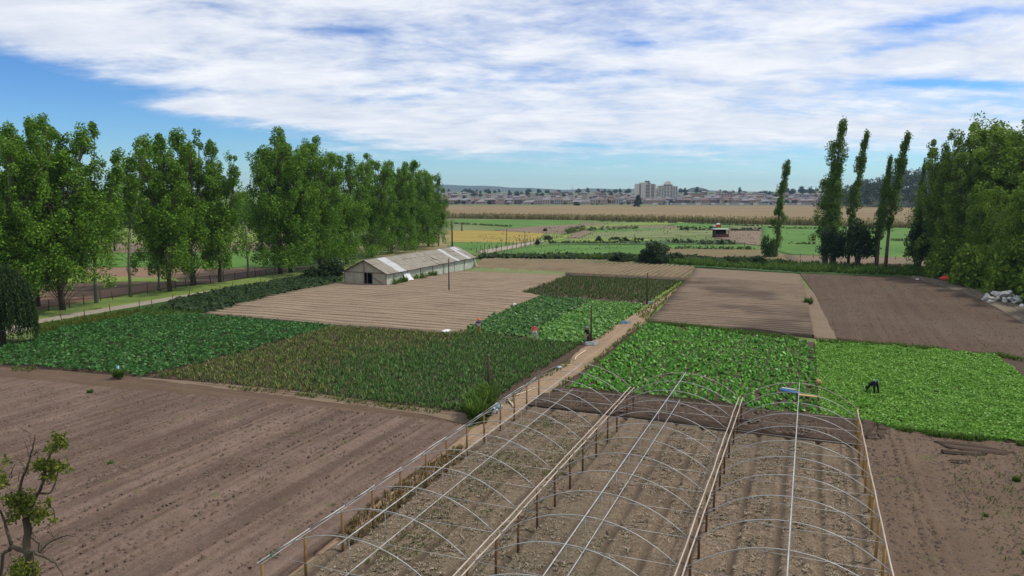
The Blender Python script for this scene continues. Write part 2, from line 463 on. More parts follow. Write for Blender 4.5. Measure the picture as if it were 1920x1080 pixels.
# ------------------------------------------------------------------ sky and light
SUN_AZ, SUN_EL = R(72), R(56)      # azimuth clockwise from the view axis
W = bpy.data.worlds.new('World')
S.world = W
W.use_nodes = True
t = W.node_tree
t.nodes.clear()
sky = nd(t, 'ShaderNodeTexSky', sky_type='NISHITA')
sky.sun_disc = False
sky.sun_elevation = SUN_EL
sky.sun_rotation = SUN_AZ
sky.altitude = 10
sky.air_density = 1.0
sky.dust_density = 0.0
sky.ozone_density = 3.0
SKY_STRENGTH = 0.125
tc = nd(t, 'ShaderNodeTexCoord')
sep = nd(t, 'ShaderNodeSeparateXYZ')
ln(t, tc.outputs['Generated'], sep.inputs[0])
dx, dy, dz = sep.outputs
ay = mth(t, 'MAXIMUM', mth(t, 'ABSOLUTE', dy), 0.02)
X = mth(t, 'DIVIDE', dx, ay)
Z = mth(t, 'DIVIDE', dz, ay)
front = mth(t, 'GREATER_THAN', dy, 0.0)
# cloud deck: where the view ray meets a level sheet
zz = mth(t, 'ADD', mth(t, 'MAXIMUM', dz, 0.0), 0.13)
cb = nd(t, 'ShaderNodeCombineXYZ')
ln(t, mth(t, 'DIVIDE', dx, zz), cb.inputs[0]); ln(t, mth(t, 'DIVIDE', dy, zz), cb.inputs[1])
def deck(scale, rot=0.0, loc=(0, 0, 0)):
    m = nd(t, 'ShaderNodeMapping')
    m.inputs['Scale'].default_value = scale; m.inputs['Rotation'].default_value = (0, 0, rot); m.inputs['Location'].default_value = loc
    ln(t, cb.outputs[0], m.inputs['Vector'])
    return m.outputs['Vector']
nA = noise(t, deck((0.55, 1.1, 1), R(-14)), 1.0, 9, 0.60, 0.5)
nB = noise(t, deck((2.6, 3.4, 1), R(12), (3, 1, 0)), 1.0, 8, 0.62, 0.3)
nC = noise(t, deck((9, 12, 1), R(-8), (1, 7, 0)), 1.0, 5, 0.6, 0.2)
def px_xz(u, v):
    d = ray(u, v); return d[0] / d[1], d[2] / d[1]
def blob(u, v, su, sv, amp, tilt=0.0):
    x0, z0 = px_xz(u, v)
    a = mth(t, 'SUBTRACT', X, x0); b = mth(t, 'SUBTRACT', Z, z0)
    b = mth(t, 'ADD', b, mth(t, 'MULTIPLY', a, tilt))
    q = mth(t, 'ADD', mth(t, 'POWER', mth(t, 'DIVIDE', mth(t, 'ABSOLUTE', a), su / FPX), 2.0), mth(t, 'POWER', mth(t, 'DIVIDE', mth(t, 'ABSOLUTE', b), sv / FPX), 2.0))
    return mth(t, 'MULTIPLY', mth(t, 'EXPONENT', mth(t, 'MULTIPLY', q, -1.0)), amp)
# lower rim of the bank: rises towards the left
zr = ramp(t, mth(t, 'ADD', mth(t, 'MULTIPLY', X, 0.65), 0.5), [(0.03, (0.190,) * 3), (0.22, (0.105,) * 3), (0.45, (0.046,) * 3), (0.62, (0.050,) * 3), (0.95, (0.062,) * 3)])
rim = mth(t, 'MULTIPLY', mth(t, 'SUBTRACT', Z, zr), 14.0)
rim = mth(t, 'MINIMUM', mth(t, 'MAXIMUM', rim, -1.0), 0.42)
tot = rim
for bl in [(70, 165, 230, 62, -0.62, 0.10), (330, 120, 130, 40, -0.30, 0.25), (60, 250, 260, 34, -0.35, 0), (230, 255, 330, 30, -0.25, 0.05),
           (90, 38, 210, 40, 0.75, 0.22), (60, 140, 120, 12, 0.20, 0), (480, 160, 160, 55, 0.40, 0.1), (420, 203, 250, 11, 0.85, 0.05), (650, 232, 240, 14, 0.5, 0.17), (330, 178, 150, 12, -0.25, 0),
           (1190, 78, 70, 20, -0.60, 0.1), (745, 184, 90, 7, -0.42, -0.05), (640, 58, 120, 12, -0.38, 0), (1365, 62, 75, 16, -0.42, 0), (400, 20, 140, 16, -0.25, 0),
           (1740, 42, 110, 17, -0.62, -0.12), (1880, 20, 90, 10, -0.35, 0), (1800, 157, 190, 9, -0.70, 0.02), (1640, 95, 160, 10, -0.35, -0.2), (1090, 272, 70, 7, -0.5, 0), (1180, 137, 60, 8, -0.3, 0),
           (1500, 245, 400, 20, 0.30, 0), (1100, 230, 300, 25, 0.25, 0), (850, 255, 200, 25, 0.25, 0.1)]:
    tot = mth(t, 'ADD', tot, mth(t, 'MULTIPLY', blob(*bl), front))
ns = mth(t, 'ADD', mth(t, 'MULTIPLY', mth(t, 'SUBTRACT', nA, 0.5), 1.5), mth(t, 'ADD', mth(t, 'MULTIPLY', mth(t, 'SUBTRACT', nB, 0.5), 1.15), mth(t, 'MULTIPLY', mth(t, 'SUBTRACT', nC, 0.5), 0.6)))
den = mth(t, 'ADD', tot, ns)
mr = nd(t, 'ShaderNodeMapRange', interpolation_type='SMOOTHSTEP')
mr.inputs['From Min'].default_value = -0.36; mr.inputs['From Max'].default_value = 0.66
mr.inputs['To Max'].default_value = 0.97
ln(t, den, mr.inputs['Value'])
sh = mth(t, 'ADD', mth(t, 'MULTIPLY', nB, 0.65), mth(t, 'MULTIPLY', noise(t, deck((0.8, 1.6, 1), 0, (5, 2, 0)), 1.0, 6, 0.6), 0.35))
ccol = ramp(t, sh, [(0.34, (0.66, 0.71, 0.82)), (0.50, (0.80, 0.835, 0.91)), (0.62, (0.93, 0.945, 0.98))])
sc_ = nd(t, 'ShaderNodeVectorMath', operation='SCALE')
ln(t, sky.outputs[0], sc_.inputs[0]); sc_.inputs['Scale'].default_value = SKY_STRENGTH
skyc = nd(t, 'ShaderNodeGamma')                    # clear washed spring air: deeper blue
ln(t, sc_.outputs[0], skyc.inputs[0]); skyc.inputs[1].default_value = 1.5
tint = nd(t, 'ShaderNodeVectorMath', operation='MULTIPLY')
ln(t, skyc.outputs[0], tint.inputs[0]); tint.inputs[1].default_value = (0.56, 0.79, 1.06)
skyc = tint
mixed = mixc(t, mr.outputs[0], skyc.outputs[0], ccol)
bg = nd(t, 'ShaderNodeBackground')
bg.inputs['Strength'].default_value = 1.0
ln(t, mixed, bg.inputs['Color'])
wo = nd(t, 'ShaderNodeOutputWorld')
ln(t, bg.outputs[0], wo.inputs['Surface'])

sun = bpy.data.lights.new('sun', 'SUN')
sun.energy = 3.1
sun.angle = R(3.5)
sun.color = (1.0, 0.945, 0.85)
so = bpy.data.objects.new('sun', sun)
COL.objects.link(so)
sd = Vector((math.sin(SUN_AZ) * math.cos(SUN_EL), math.cos(SUN_AZ) * math.cos(SUN_EL), math.sin(SUN_EL)))
so.rotation_euler = sd.to_track_quat('Z', 'Y').to_euler()

cam = bpy.data.cameras.new('camera')
cam.sensor_width = 36
cam.lens = FPX / 1920 * 36
cam.clip_start = 0.1
cam.clip_end = 30000
co = bpy.data.objects.new('camera', cam)
COL.objects.link(co)
co.location = (0, 0, EYE)
co.rotation_euler = (PI / 2 - PITCH, 0, 0)
S.camera = co

# ------------------------------------------------------------------ ground and fields
def land(x, y):
    """height of the land: flat fields, the town climbs a little, hills far off"""
    d = np.hypot(x, y)
    return np.clip((d - 1020) / 500, 0, 1) ** 1.2 * 13.0 + np.clip((d - 1500) / 2000, 0, 1) * 6

def polar_sheet(name, mat, rs, az0, az1, n, fz, kind='structure'):
    a = np.linspace(R(az0), R(az1), n)
    rr = np.asarray(rs)
    P = np.zeros((len(rr), n, 3))
    P[..., 0] = rr[:, None] * np.sin(a); P[..., 1] = rr[:, None] * np.cos(a)
    P[..., 2] = fz(P[..., 0], P[..., 1], rr[:, None], a[None, :])
    o = link_mesh(name, grid_mesh(name, P, mat))
    o['kind'] = kind
    return o

polar_sheet('town_ground', M['townground'], np.array([860, 950, 1050, 1100, 1150, 1200, 1250, 1300, 1350, 1400, 1450, 1500, 1700]), -12, 28, 41, lambda x, y, r, a: land(x, y) + 0.05)
gr = np.array([0.5, 10, 30, 60, 120, 250, 500, 800, 1000, 1050, 1100, 1150, 1200, 1250, 1300, 1350, 1400, 1450, 1500, 1800, 2400, 3000, 3500, 5000, 7600])
polar_sheet('ground', M['meadow'], gr, -180, 180, 121, lambda x, y, r, a: land(x, y) - 0.012)

LAYER = [0.0]
TOP = {}          # usual surface height of each field
def rows_field(name, poly, mat, rows='A', step=None, cross=None, prof=None, z=0.02, wob=0.12, rough=0.015, seed=0, px=True, nmax=700, flatedge=False):
    """a field: outline in survey pixels, surface worked into real furrows
    rows: the direction the furrows run; prof(t) gives height across them"""
    P = np.array([ab(G(*p)) for p in poly]) if px else np.array(poly, float)
    if rows == 'A': P = P[:, ::-1]           # now P[:,1] runs across the furrows
    # P[:,0] along furrows, P[:,1] across
    lo, hi = P[:, 1].min(), P[:, 1].max()
    n = int(min(nmax, max(3, (hi - lo) / (step or 1.0)))) + 1
    tt = np.linspace(lo + 1e-4, hi - 1e-4, n)
    a0 = np.full(n, 1e9); a1 = np.full(n, -1e9)
    k = len(P)
    for i in range(k):
        p, q = P[i], P[(i + 1) % k]
        if abs(p[1] - q[1]) < 1e-9: continue
        u = (tt - p[1]) / (q[1] - p[1])
        ok = (u >= 0) & (u <= 1)
        xx = p[0] + u * (q[0] - p[0])
        a0[ok] = np.minimum(a0[ok], xx[ok]); a1[ok] = np.maximum(a1[ok], xx[ok])
    bad = a0 > a1
    if bad.any():
        g = np.where(~bad)[0]
        for i in np.where(bad)[0]:
            j = g[np.argmin(abs(g - i))]; a0[i] = a0[j]; a1[i] = a1[j]
    if wob:
        a0 += wob * 3 * fbm(tt * 0.7, tt * 0 + seed, seed, 3); a1 += wob * 3 * fbm(tt * 0.7, tt * 0 + seed + 9, seed + 5, 3)
    m = int(min(160, max(4, (a1 - a0).max() / (cross or 1.0)))) + 1
    s = np.linspace(0, 1, m)
    al = a0[:, None] + (a1 - a0)[:, None] * s
    ac = np.repeat(tt[:, None], m, 1)
    h = np.zeros_like(al)
    if prof is not None:
        shift = 0.10 * fbm(al * 0.12, ac * 0.05, seed + 3, 3)
        h = prof(ac + shift)
        h = h * (0.75 + 0.5 * vnoise(al * 0.25, ac * 0.6, seed + 8))
    if rough: h = h + rough * 4 * fbm(al * 0.9, ac * 0.9, seed + 20, 4)
    h = h - h.min() if prof is not None else h + rough
    if rows == 'A': B_, A_ = ac, al
    else: B_, A_ = al, ac
    LAYER[0] += 0.0008
    V = np.stack([B_, A_, np.maximum(h, 0) + z + LAYER[0]], -1)
    TOP[seed] = float(np.median(V[..., 2]))
    V = np.pad(V, ((1, 1), (1, 1), (0, 0)), mode='edge')       # earth sides down to the ground
    for sl in (np.s_[0, :, 2], np.s_[-1, :, 2], np.s_[:, 0, 2], np.s_[:, -1, 2]): V[sl] = -0.06
    al, ac, h = (np.pad(k_, 1, mode='edge') for k_ in (al, ac, h))
    me = grid_mesh(name, V, mat)
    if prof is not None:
        hh = h - h.min(); w_ = np.clip(1 - hh / (np.percentile(hh, 60) + 1e-6), 0, 1)  # the lower the ground, the more furrow shade is painted in
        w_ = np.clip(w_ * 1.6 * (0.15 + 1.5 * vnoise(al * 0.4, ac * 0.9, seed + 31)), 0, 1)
        at = me.attributes.new('furrow_shade', 'FLOAT', 'POINT'); at.data.foreach_set('value', np.ascontiguousarray(w_, np.float32).ravel())
    o = link_mesh(name, me, loc=(ORG[0], ORG[1], 0), rz=-YAW)
    o['kind'] = 'structure'
    return o

def ridges(sp, amp, sharp=1.0):
    def f(t):
        q = np.abs((t / sp) % 1.0 - 0.5) * 2          # 0 in the furrow, 1 on the crown
        return amp * np.clip(q / 0.42, 0, 1) ** 0.8 + amp * 0.15 * np.clip(q, 0, 1)
    return f
def tracks(sp, amp, seed=0):
    rg = np.random.default_rng(seed)
    c = np.concatenate([[x, x + 0.42] for x in np.arange(-90, 90, sp) + rg.uniform(-0.35, 0.35, len(np.arange(-90, 90, sp)))])
    dep = rg.uniform(0.3, 1.0, len(c)) * amp
    def f(t):
        h = np.zeros_like(t)
        for cc, d in zip(c, dep): h -= d * np.exp(-((t - cc) / 0.11) ** 2) - 0.55 * d * np.exp(-((t - cc - 0.22) / 0.12) ** 2)
        return h + amp * 0.5 * fbm(t * 2.2, t * 0, seed, 3)
    return f
def furrows(sp, width, dep):
    return lambda t: -dep * np.exp(-(((t / sp - np.round(t / sp)) * sp) / width) ** 2) + 0.02 * np.cos(t / sp * 2 * PI)

# near, left: ploughed field with its headland under the crops
rows_field('ploughed_field', [(-900, 690), (0, 712), (280, 738), (560, 764), (740, 786), (866, 803), (880, 812), (820, 860), (720, 935), (620, 1020), (540, 1085), (330, 1300), (-900, 1300)], M['plough_near'], 'A', 0.09, 0.5, tracks(2.3, 0.17, 4), seed=1)
rows_field('headland', [(-900, 672), (0, 690), (120, 697), (280, 712), (560, 738), (740, 763), (870, 778), (900, 790), (866, 806), (740, 788), (560, 766), (280, 740), (0, 714), (-900, 692)], M['headland'], 'B', 0.09, 0.6, tracks(1.5, 0.05, 9), seed=2)
rows_field('dry_verge', [(262, 710), (420, 722), (560, 736), (740, 761), (872, 777), (898, 792), (866, 796), (738, 767), (560, 741), (420, 726), (262, 713)], M['flat_tan'], 'B', 0.12, 0.3, None, z=0.075, seed=3, rough=0.02, wob=0.3)
# right of the hoop house
rows_field('bare_field', [(1585, 790), (1640, 800), (1760, 820), (1920, 836), (2300, 880), (2700, 1300), (1680, 1300), (1645, 1085)], M['yard_earth'], 'A', 0.12, 0.5, tracks(2.9, 0.07, 14), seed=4)
# the hoop house floor, beds and furrows; damp strip at its far end
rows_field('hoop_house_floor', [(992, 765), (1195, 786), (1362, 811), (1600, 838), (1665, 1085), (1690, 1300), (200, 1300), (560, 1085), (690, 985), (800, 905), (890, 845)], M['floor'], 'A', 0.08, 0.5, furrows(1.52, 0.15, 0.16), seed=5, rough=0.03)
rows_field('damp_strip', [(1045, 731), (1240, 752), (1440, 774), (1612, 793), (1640, 800), (1604, 843), (1362, 815), (1195, 789), (985, 767)], M['damp_shade'], 'B', 0.06, 0.16, ridges(0.9, 0.06, 1.3), z=0.08, seed=6, rough=0.11)
for pl in ([(1752, 832), (1830, 838), (1900, 852), (1880, 857), (1770, 843)], [(1762, 848), (1850, 856), (1840, 861), (1775, 855)], [(1772, 866), (1815, 868), (1810, 873), (1776, 871)], [(1618, 815), (1640, 818), (1650, 828), (1622, 826)], [(1640, 800), (1652, 801), (1660, 822), (1650, 826)]):
    rows_field('damp_patch', pl, M['damp_shade'], 'B', 0.08, 0.3, ridges(0.7, 0.09), z=0.05, seed=61, wob=0.3, rough=0.03)
# sandy path beside it
rows_field('path', [(300, 1300), (490, 1080), (555, 1027), (630, 980), (692, 940), (750, 897), (803, 862), (842, 830), (875, 812), (905, 785), (945, 755), (985, 728), (1030, 700), (1060, 683), (1090, 655), (1125, 632), (1160, 605), (1190, 590), (1215, 578), (1245, 557), (1275, 535), (1292, 522), (1303, 523), (1290, 533), (1262, 552), (1232, 574), (1210, 600), (1200, 612), (1172, 632), (1132, 665), (1102, 690), (1068, 712), (1030, 740), (985, 770), (940, 805), (890, 845), (850, 870), (800, 905), (745, 942), (690, 985), (625, 1035), (560, 1085), (380, 1300)], M['path'], 'B', 0.25, 0.25, None, z=0.06, seed=7, rough=0.03, wob=0.10, nmax=400)
for pl in ([(1160, 607), (1195, 588), (1218, 576), (1247, 556), (1275, 534), (1292, 521), (1286, 522), (1262, 535), (1235, 552), (1208, 573), (1180, 596)],
           [(1303, 523), (1292, 533), (1265, 552), (1235, 574), (1214, 600), (1206, 612), (1222, 608), (1236, 583), (1272, 553), (1300, 531), (1310, 522)]):
    rows_field('grass_verge', pl, M['grassverge'], 'B', 0.4, 0.3, None, z=0.05, seed=8, rough=0.02)
# soil under the crops
rows_field('crop_soil', [(1080, 694), (1190, 612), (1215, 605), (1320, 617), (1524, 642), (1870, 668), (2300, 720), (2400, 880), (1920, 836), (1610, 795), (1530, 787), (1440, 776), (1240, 754), (1025, 738)], M['damp_shade'], 'A', 0.3, 1.0, None, z=0.0, seed=9, rough=0.02)
rows_field('crop_soil', [(-200, 690), (60, 640), (250, 600), (385, 592), (625, 614), (840, 628), (870, 622), (1010, 556), (1110, 562), (1212, 572), (1160, 607), (1090, 655), (1030, 700), (945, 755), (880, 800), (740, 765), (560, 740), (280, 714), (60, 692), (-200, 680)], M['damp_shade'], 'A', 0.4, 1.0, None, z=0.0, seed=10, rough=0.02)
rows_field('crop_soil', [(970, 553), (1060, 518), (1180, 522), (1288, 526), (1240, 558), (1212, 572), (1110, 562), (1010, 557)], M['damp_shade'], 'B', 0.4, 1.0, None, z=0.03, seed=11, rough=0.02)
# ridged fields
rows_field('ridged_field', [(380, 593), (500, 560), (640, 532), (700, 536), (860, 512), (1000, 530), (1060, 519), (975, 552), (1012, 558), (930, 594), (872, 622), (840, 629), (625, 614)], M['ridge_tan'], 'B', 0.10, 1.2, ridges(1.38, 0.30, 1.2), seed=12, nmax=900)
rows_field('grass_strip', [(845, 517), (895, 502), (1065, 513), (1040, 524), (990, 531)], M['palegreen'], 'B', 0.6, 1.0, None, z=0.22, seed=13, rough=0.03)
rows_field('ridged_field', [(885, 504), (905, 486), (1140, 489), (1304, 502), (1286, 524), (1065, 515)], M['ridge_far'], 'A', 0.12, 2.0, ridges(0.95, 0.20, 1.2), seed=14, nmax=900)
rows_field('damp_strip', [(1062, 514), (1288, 525), (1286, 529), (1058, 519)], M['damp_shade'], 'B', 0.3, 2.0, None, z=0.24, seed=15)
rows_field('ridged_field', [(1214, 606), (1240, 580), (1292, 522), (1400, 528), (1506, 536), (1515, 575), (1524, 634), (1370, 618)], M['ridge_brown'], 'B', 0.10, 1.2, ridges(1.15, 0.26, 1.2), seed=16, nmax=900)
rows_field('bare_strip', [(1304, 503), (1500, 514), (1507, 537), (1290, 524)], M['flat_tan'], 'B', 0.8, 1.5, None, z=0.03, seed=17)
rows_field('bare_strip', [(1507, 536), (1526, 548), (1570, 637), (1524, 635)], M['flat_tan'], 'A', 0.4, 1.5, None, z=0.05, seed=18)
rows_field('ploughed_field', [(1500, 514), (1700, 520), (1760, 533), (1840, 562), (1925, 610), (2300, 720), (1870, 668), (1700, 653), (1568, 637), (1526, 549)], M['plough_far'], 'A', 0.16, 1.2, tracks(2.4, 0.06, 21), seed=19)
rows_field('farm_track', [(1690, 518), (1735, 521), (1800, 535), (1870, 560), (1960, 592), (2300, 680), (2300, 722), (1925, 612), (1838, 563), (1762, 536)], M['track'], 'A', 0.25, 1.2, tracks(1.6, 0.12, 23), z=0.05, seed=20)
# grass margins
rows_field('grass_verge', [(1700, 518), (1745, 505), (1860, 500), (2100, 540), (2400, 640), (1965, 590), (1870, 556), (1800, 532), (1735, 519)], M['grassverge'], 'A', 0.6, 1.2, None, z=0.08, seed=21, rough=0.05)
rows_field('grass_verge', [(890, 486), (905, 478), (1160, 482), (1300, 487), (1500, 496), (1720, 502), (1760, 515), (1700, 521), (1500, 514), (1304, 502), (1140, 490)], M['deepgreen'], 'B', 0.6, 2.0, None, z=0.12, seed=22, rough=0.06)
# road on the left and plots beyond it
rows_field('road', [(-400, 685), (-100, 640), (70, 600), (200, 578), (310, 560), (420, 541), (600, 513), (650, 505), (655, 509), (610, 518), (430, 548), (315, 572), (205, 590), (75, 611), (-100, 655), (-400, 705)], M['road'], 'A', 0.3, 1.5, None, z=0.03, seed=23, rough=0.02)
rows_field('grass_verge', [(-100, 640), (70, 598), (200, 576), (310, 559), (420, 540), (600, 512), (600, 505), (420, 530), (310, 545), (180, 564), (70, 583), (-100, 615)], M['grassverge'], 'A', 0.4, 1.5, None, z=0.05, seed=24, rough=0.06)
rows_field('grass_verge', [(75, 609), (205, 588), (315, 570), (430, 547), (600, 518), (640, 530), (500, 558), (385, 592), (250, 600), (60, 640)], M['deepgreen'], 'A', 0.4, 1.5, None, z=0.04, seed=25, rough=0.08)
rows_field('plot', [(-100, 580), (60, 548), (170, 548), (300, 534), (330, 538), (180, 562), (60, 582), (-100, 612)], M['red_soil'], 'A', 0.25, 1.5, ridges(1.1, 0.12), z=0.02, seed=26)
rows_field('plot', [(-100, 540), (60, 531), (330, 528), (500, 505), (590, 500), (420, 528), (330, 537), (170, 549), (60, 550), (-100, 580)], M['plough_far'], 'A', 0.5, 2, None, seed=27)
rows_field('plot', [(-100, 520), (60, 517), (330, 523), (335, 529), (60, 532), (-100, 540)], M['lime'], 'A', 0.5, 2, None, seed=28, rough=0.1)
rows_field('plot', [(-100, 500), (150, 500), (400, 503), (520, 501), (480, 509), (330, 524), (60, 518), (-100, 520)], M['red_soil'], 'A', 0.5, 2, None, seed=29)
rows_field('plot', [(-100, 470), (200, 476), (560, 470), (660, 476), (580, 497), (500, 503), (400, 504), (150, 501), (-100, 500)], M['bright'], 'A', 1, 2, None, seed=30, rough=0.08)
rows_field('plot', [(-100, 452), (200, 455), (560, 455), (560, 469), (200, 475), (-100, 470)], M['flat_tan'], 'A', 1, 3, None, seed=31)
rows_field('plot', [(-100, 425), (300, 428), (600, 432), (700, 460), (560, 456), (200, 456), (-100, 452)], M['lime'], 'A', 1, 3, None, seed=32, rough=0.08)
rows_field('plot', [(640, 468), (845, 440), (845, 470), (760, 480), (690, 482)], M['drygrass'], 'A', 1, 3, None, seed=33, rough=0.08)
# the patchwork between the fence and the reed bed
for pl, mt in [
    ([(845, 412), (1085, 414), (1090, 421), (985, 426), (930, 431), (845, 421)], 'bright'),
    ([(845, 420), (895, 418), (960, 425), (925, 432), (845, 433)], 'palegreen'),
    ([(925, 432), (985, 426), (1100, 419), (1150, 421), (1085, 426), (1062, 438), (1000, 437)], 'purple_soil'),
    ([(838, 432), (925, 433), (1022, 438), (1006, 450), (968, 456), (838, 455)], 'gold'),
    ([(838, 454), (968, 455), (950, 462), (893, 471), (870, 480), (838, 480)], 'bright'),
    ([(1020, 438), (1062, 438), (1095, 432), (1060, 448), (1030, 453), (1010, 452)], 'lime'),
    ([(1062, 446), (1062, 438), (1095, 432), (1112, 434), (1085, 446)], 'purple_soil'),
    ([(1090, 424), (1230, 414), (1290, 419), (1150, 425), (1095, 431)], 'lime'),
    ([(1120, 424), (1270, 424), (1275, 429), (1130, 430)], 'purple_soil'),
    ([(1095, 429), (1200, 426), (1260, 429), (1140, 436), (1110, 434)], 'bright'),
    ([(1110, 434), (1140, 436), (1260, 429), (1340, 428), (1340, 440), (1250, 446), (1085, 448)], 'palegreen'),
    ([(1085, 447), (1200, 446), (1225, 452), (1050, 455), (1030, 453)], 'lime'),
    ([(1040, 455), (1380, 451), (1400, 458), (1020, 460)], 'deepgreen'),
    ([(1015, 459), (1140, 461), (1230, 460), (1230, 484), (1080, 483), (905, 480), (945, 470)], 'bright'),
    ([(1230, 459), (1420, 462), (1424, 469), (1230, 466)], 'bright'),
    ([(1230, 466), (1424, 469), (1480, 480), (1480, 490), (1230, 484)], 'olive_soil'),
    ([(1270, 418), (1430, 424), (1425, 430), (1340, 430), (1250, 424)], 'bright'),
    ([(1360, 424), (1430, 426), (1428, 433), (1365, 430)], 'purple_soil'),
    ([(1364, 432), (1428, 434), (1428, 461), (1372, 455), (1340, 446)], 'purple_soil'),
    ([(1428, 424), (1700, 428), (1900, 432), (1900, 490), (1480, 478), (1424, 460)], 'bright'),
    ([(1470, 479), (1700, 483), (1900, 488), (1900, 502), (1720, 502), (1480, 496)], 'flat_tan'),
    ([(893, 471), (950, 462), (1010, 451), (1020, 453), (960, 466), (905, 476)], 'road'),
]:
    rows_field('plot', pl, M[mt], 'B', 1.0, 3.0, None, z=0.03, seed=40 + len(pl), rough=0.05, wob=0.4)

# far land: town ground and hills
polar_sheet('hills', M['hillcover'], np.array([3600, 4200, 5000, 5600, 6200, 6800, 7400]), -75, 75, 301,
            lambda x, y, r, a: -2 + np.clip(1 - ((r - 5600) / 1900) ** 2, 0, 1) * (26 + 95 * np.clip(fbm(a * 9 + 40, a * 0 + 2.2, 3, 4) + 0.26 - 0.55 * np.abs(a + 0.10), 0, 1)))
polar_sheet('hills', M['hillcover'], np.array([2300, 2500, 2700, 2900, 3100]), 12.4, 15.4, 41,
            lambda x, y, r, a: 4 + np.clip(1 - ((r - 2700) / 400) ** 2, 0, 1) * 30 * np.clip(1 - ((a - R(13.9)) / R(1.3)) ** 2, 0, 1))
polar_sheet('wooded_hill', M['hillcover'], np.array([700, 740, 800, 880, 960, 1100]), 22.0, 60, 61,
            lambda x, y, r, a: -1 + np.clip(1 - ((r - 900) / 210) ** 2, 0, 1) * 26 * np.clip((np.degrees(a) - 22.5) / 7, 0, 1))

# ------------------------------------------------------------------ foliage
def unit(v): return v / (np.linalg.norm(v, axis=-1, keepdims=True) + 1e-9)

def leaf_quads(C, L, rng, up=0.45, aspect=0.62, out=None):
    C = np.asarray(C, float); n = len(C)
    nr = rng.normal(size=(n, 3)); nr[:, 2] = nr[:, 2] + up * 1.6
    if out is not None: nr = nr + out * 0.9
    nr = unit(nr)
    tg = unit(np.cross(nr, rng.normal(size=(n, 3))))
    bt = np.cross(nr, tg)
    L = (np.broadcast_to(L, (n,)) * rng.uniform(0.65, 1.35, n))[:, None]
    return np.stack([C - tg * L * 0.5, C - bt * L * aspect * 0.5 + tg * L * 0.08, C + tg * L * 0.5, C + bt * L * aspect * 0.5 + tg * L * 0.08], 1)

def clumps(rng, centers, radii, per, L, up=0.45, squash=0.8):
    out = []
    for c, r in zip(centers, radii):
        k = max(6, int(per * rng.uniform(0.7, 1.3)))
        d = unit(rng.normal(size=(k, 3)))
        p = d * (rng.uniform(0.15, 1, k) ** 0.5)[:, None] * r
        p[:, 2] *= squash
        out.append(leaf_quads(c + p, L, rng, up, out=d))
    return np.concatenate(out)

def poplar_parts(seed, H=20.0, W=7.0, leaders=5, base=0.22, nclump=105, per=105, L=0.27, lean=0.06, low=0.5, mat='poplar', bark='bark', cr=1.0, trunk_r=0.26, fork=0.3):
    """several upright leaders, each carrying tufts: the crown breaks up into lobes with sky between"""
    rng = np.random.default_rng(seed)
    tb = MB()
    f = np.array([lean * H * 0.15, 0, H * fork])
    tp = np.array([[0, 0, -0.2], [rng.normal() * 0.1, rng.normal() * 0.1, H * fork * 0.5], f])
    tb.tube(tp, [trunk_r * 1.25, trunk_r, trunk_r * 0.8], 7)
    cs, rs = [], []
    th0 = rng.uniform(0, 2 * PI)
    for j in range(leaders):
        th = th0 + j * 2 * PI / leaders + rng.normal() * 0.25
        rho = W * (0.10 if j == 0 else rng.uniform(0.20, 0.46))
        top = np.array([rho * math.cos(th) + lean * H, rho * math.sin(th), H * (1.0 if j == 0 else rng.uniform(0.80, 0.985))])
        s = np.linspace(0, 1, 7)
        mid = (f + top) / 2 + np.array([rho * 0.35 * math.cos(th), rho * 0.35 * math.sin(th), 0])
        ax = ((1 - s) ** 2)[:, None] * f + (2 * s * (1 - s))[:, None] * mid + (s ** 2)[:, None] * top
        tb.tube(ax, trunk_r * 0.45 * (1 - s) ** 0.8 + 0.02, 6)
        k = nclump // leaders
        for i in range(k):
            q = rng.uniform(0, 1) ** 0.85
            c = ((1 - q) ** 2) * f + 2 * q * (1 - q) * mid + q * q * top
            rr = W * 0.36 * math.sin(PI * min(1, 0.16 + q * 0.84)) ** 0.6 * (1.10 - 0.50 * q)
            a = rng.uniform(0, 2 * PI); d = rr * rng.uniform(0.25, 1.0)
            e = c + np.array([math.cos(a) * d, math.sin(a) * d, rng.uniform(-0.02, 0.05) * H])
            e[2] = min(e[2], H)
            cs.append(e); rs.append(cr * rng.uniform(0.50, 1.0) * (0.75 + 0.3 * (1 - q)))
            if d > 0.5 and rng.random() < 0.75:
                q2 = max(0, q - 0.10)
                st = ((1 - q2) ** 2) * f + 2 * q2 * (1 - q2) * mid + q2 * q2 * top
                tb.tube([st, (st + e) / 2 + [0, 0, -0.1], e], [0.055, 0.035, 0.012], 4, cap=False)
    # low, thin side growth
    for i in range(int(nclump * low * 0.35)):
        z = H * rng.uniform(base, fork + 0.25); a = rng.uniform(0, 2 * PI); d = W * rng.uniform(0.10, 0.55)
        e = np.array([math.cos(a) * d, math.sin(a) * d, z])
        cs.append(e); rs.append(cr * rng.uniform(0.6, 1.1))
        if z > H * 0.24: tb.tube([[0, 0, max(0.5, z - d * 1.1)], [e[0] * .45, e[1] * .45, z - d * .45], e], [0.035, 0.022, 0.008], 4, cap=False)
    Q = clumps(rng, cs, rs, per, L, 0.35, 1.25)
    Q = Q[Q[..., 2].min(1) > 0.1]
    return tb.mesh('trunk', M[bark], True), quads_mesh('crown', Q, M[mat])

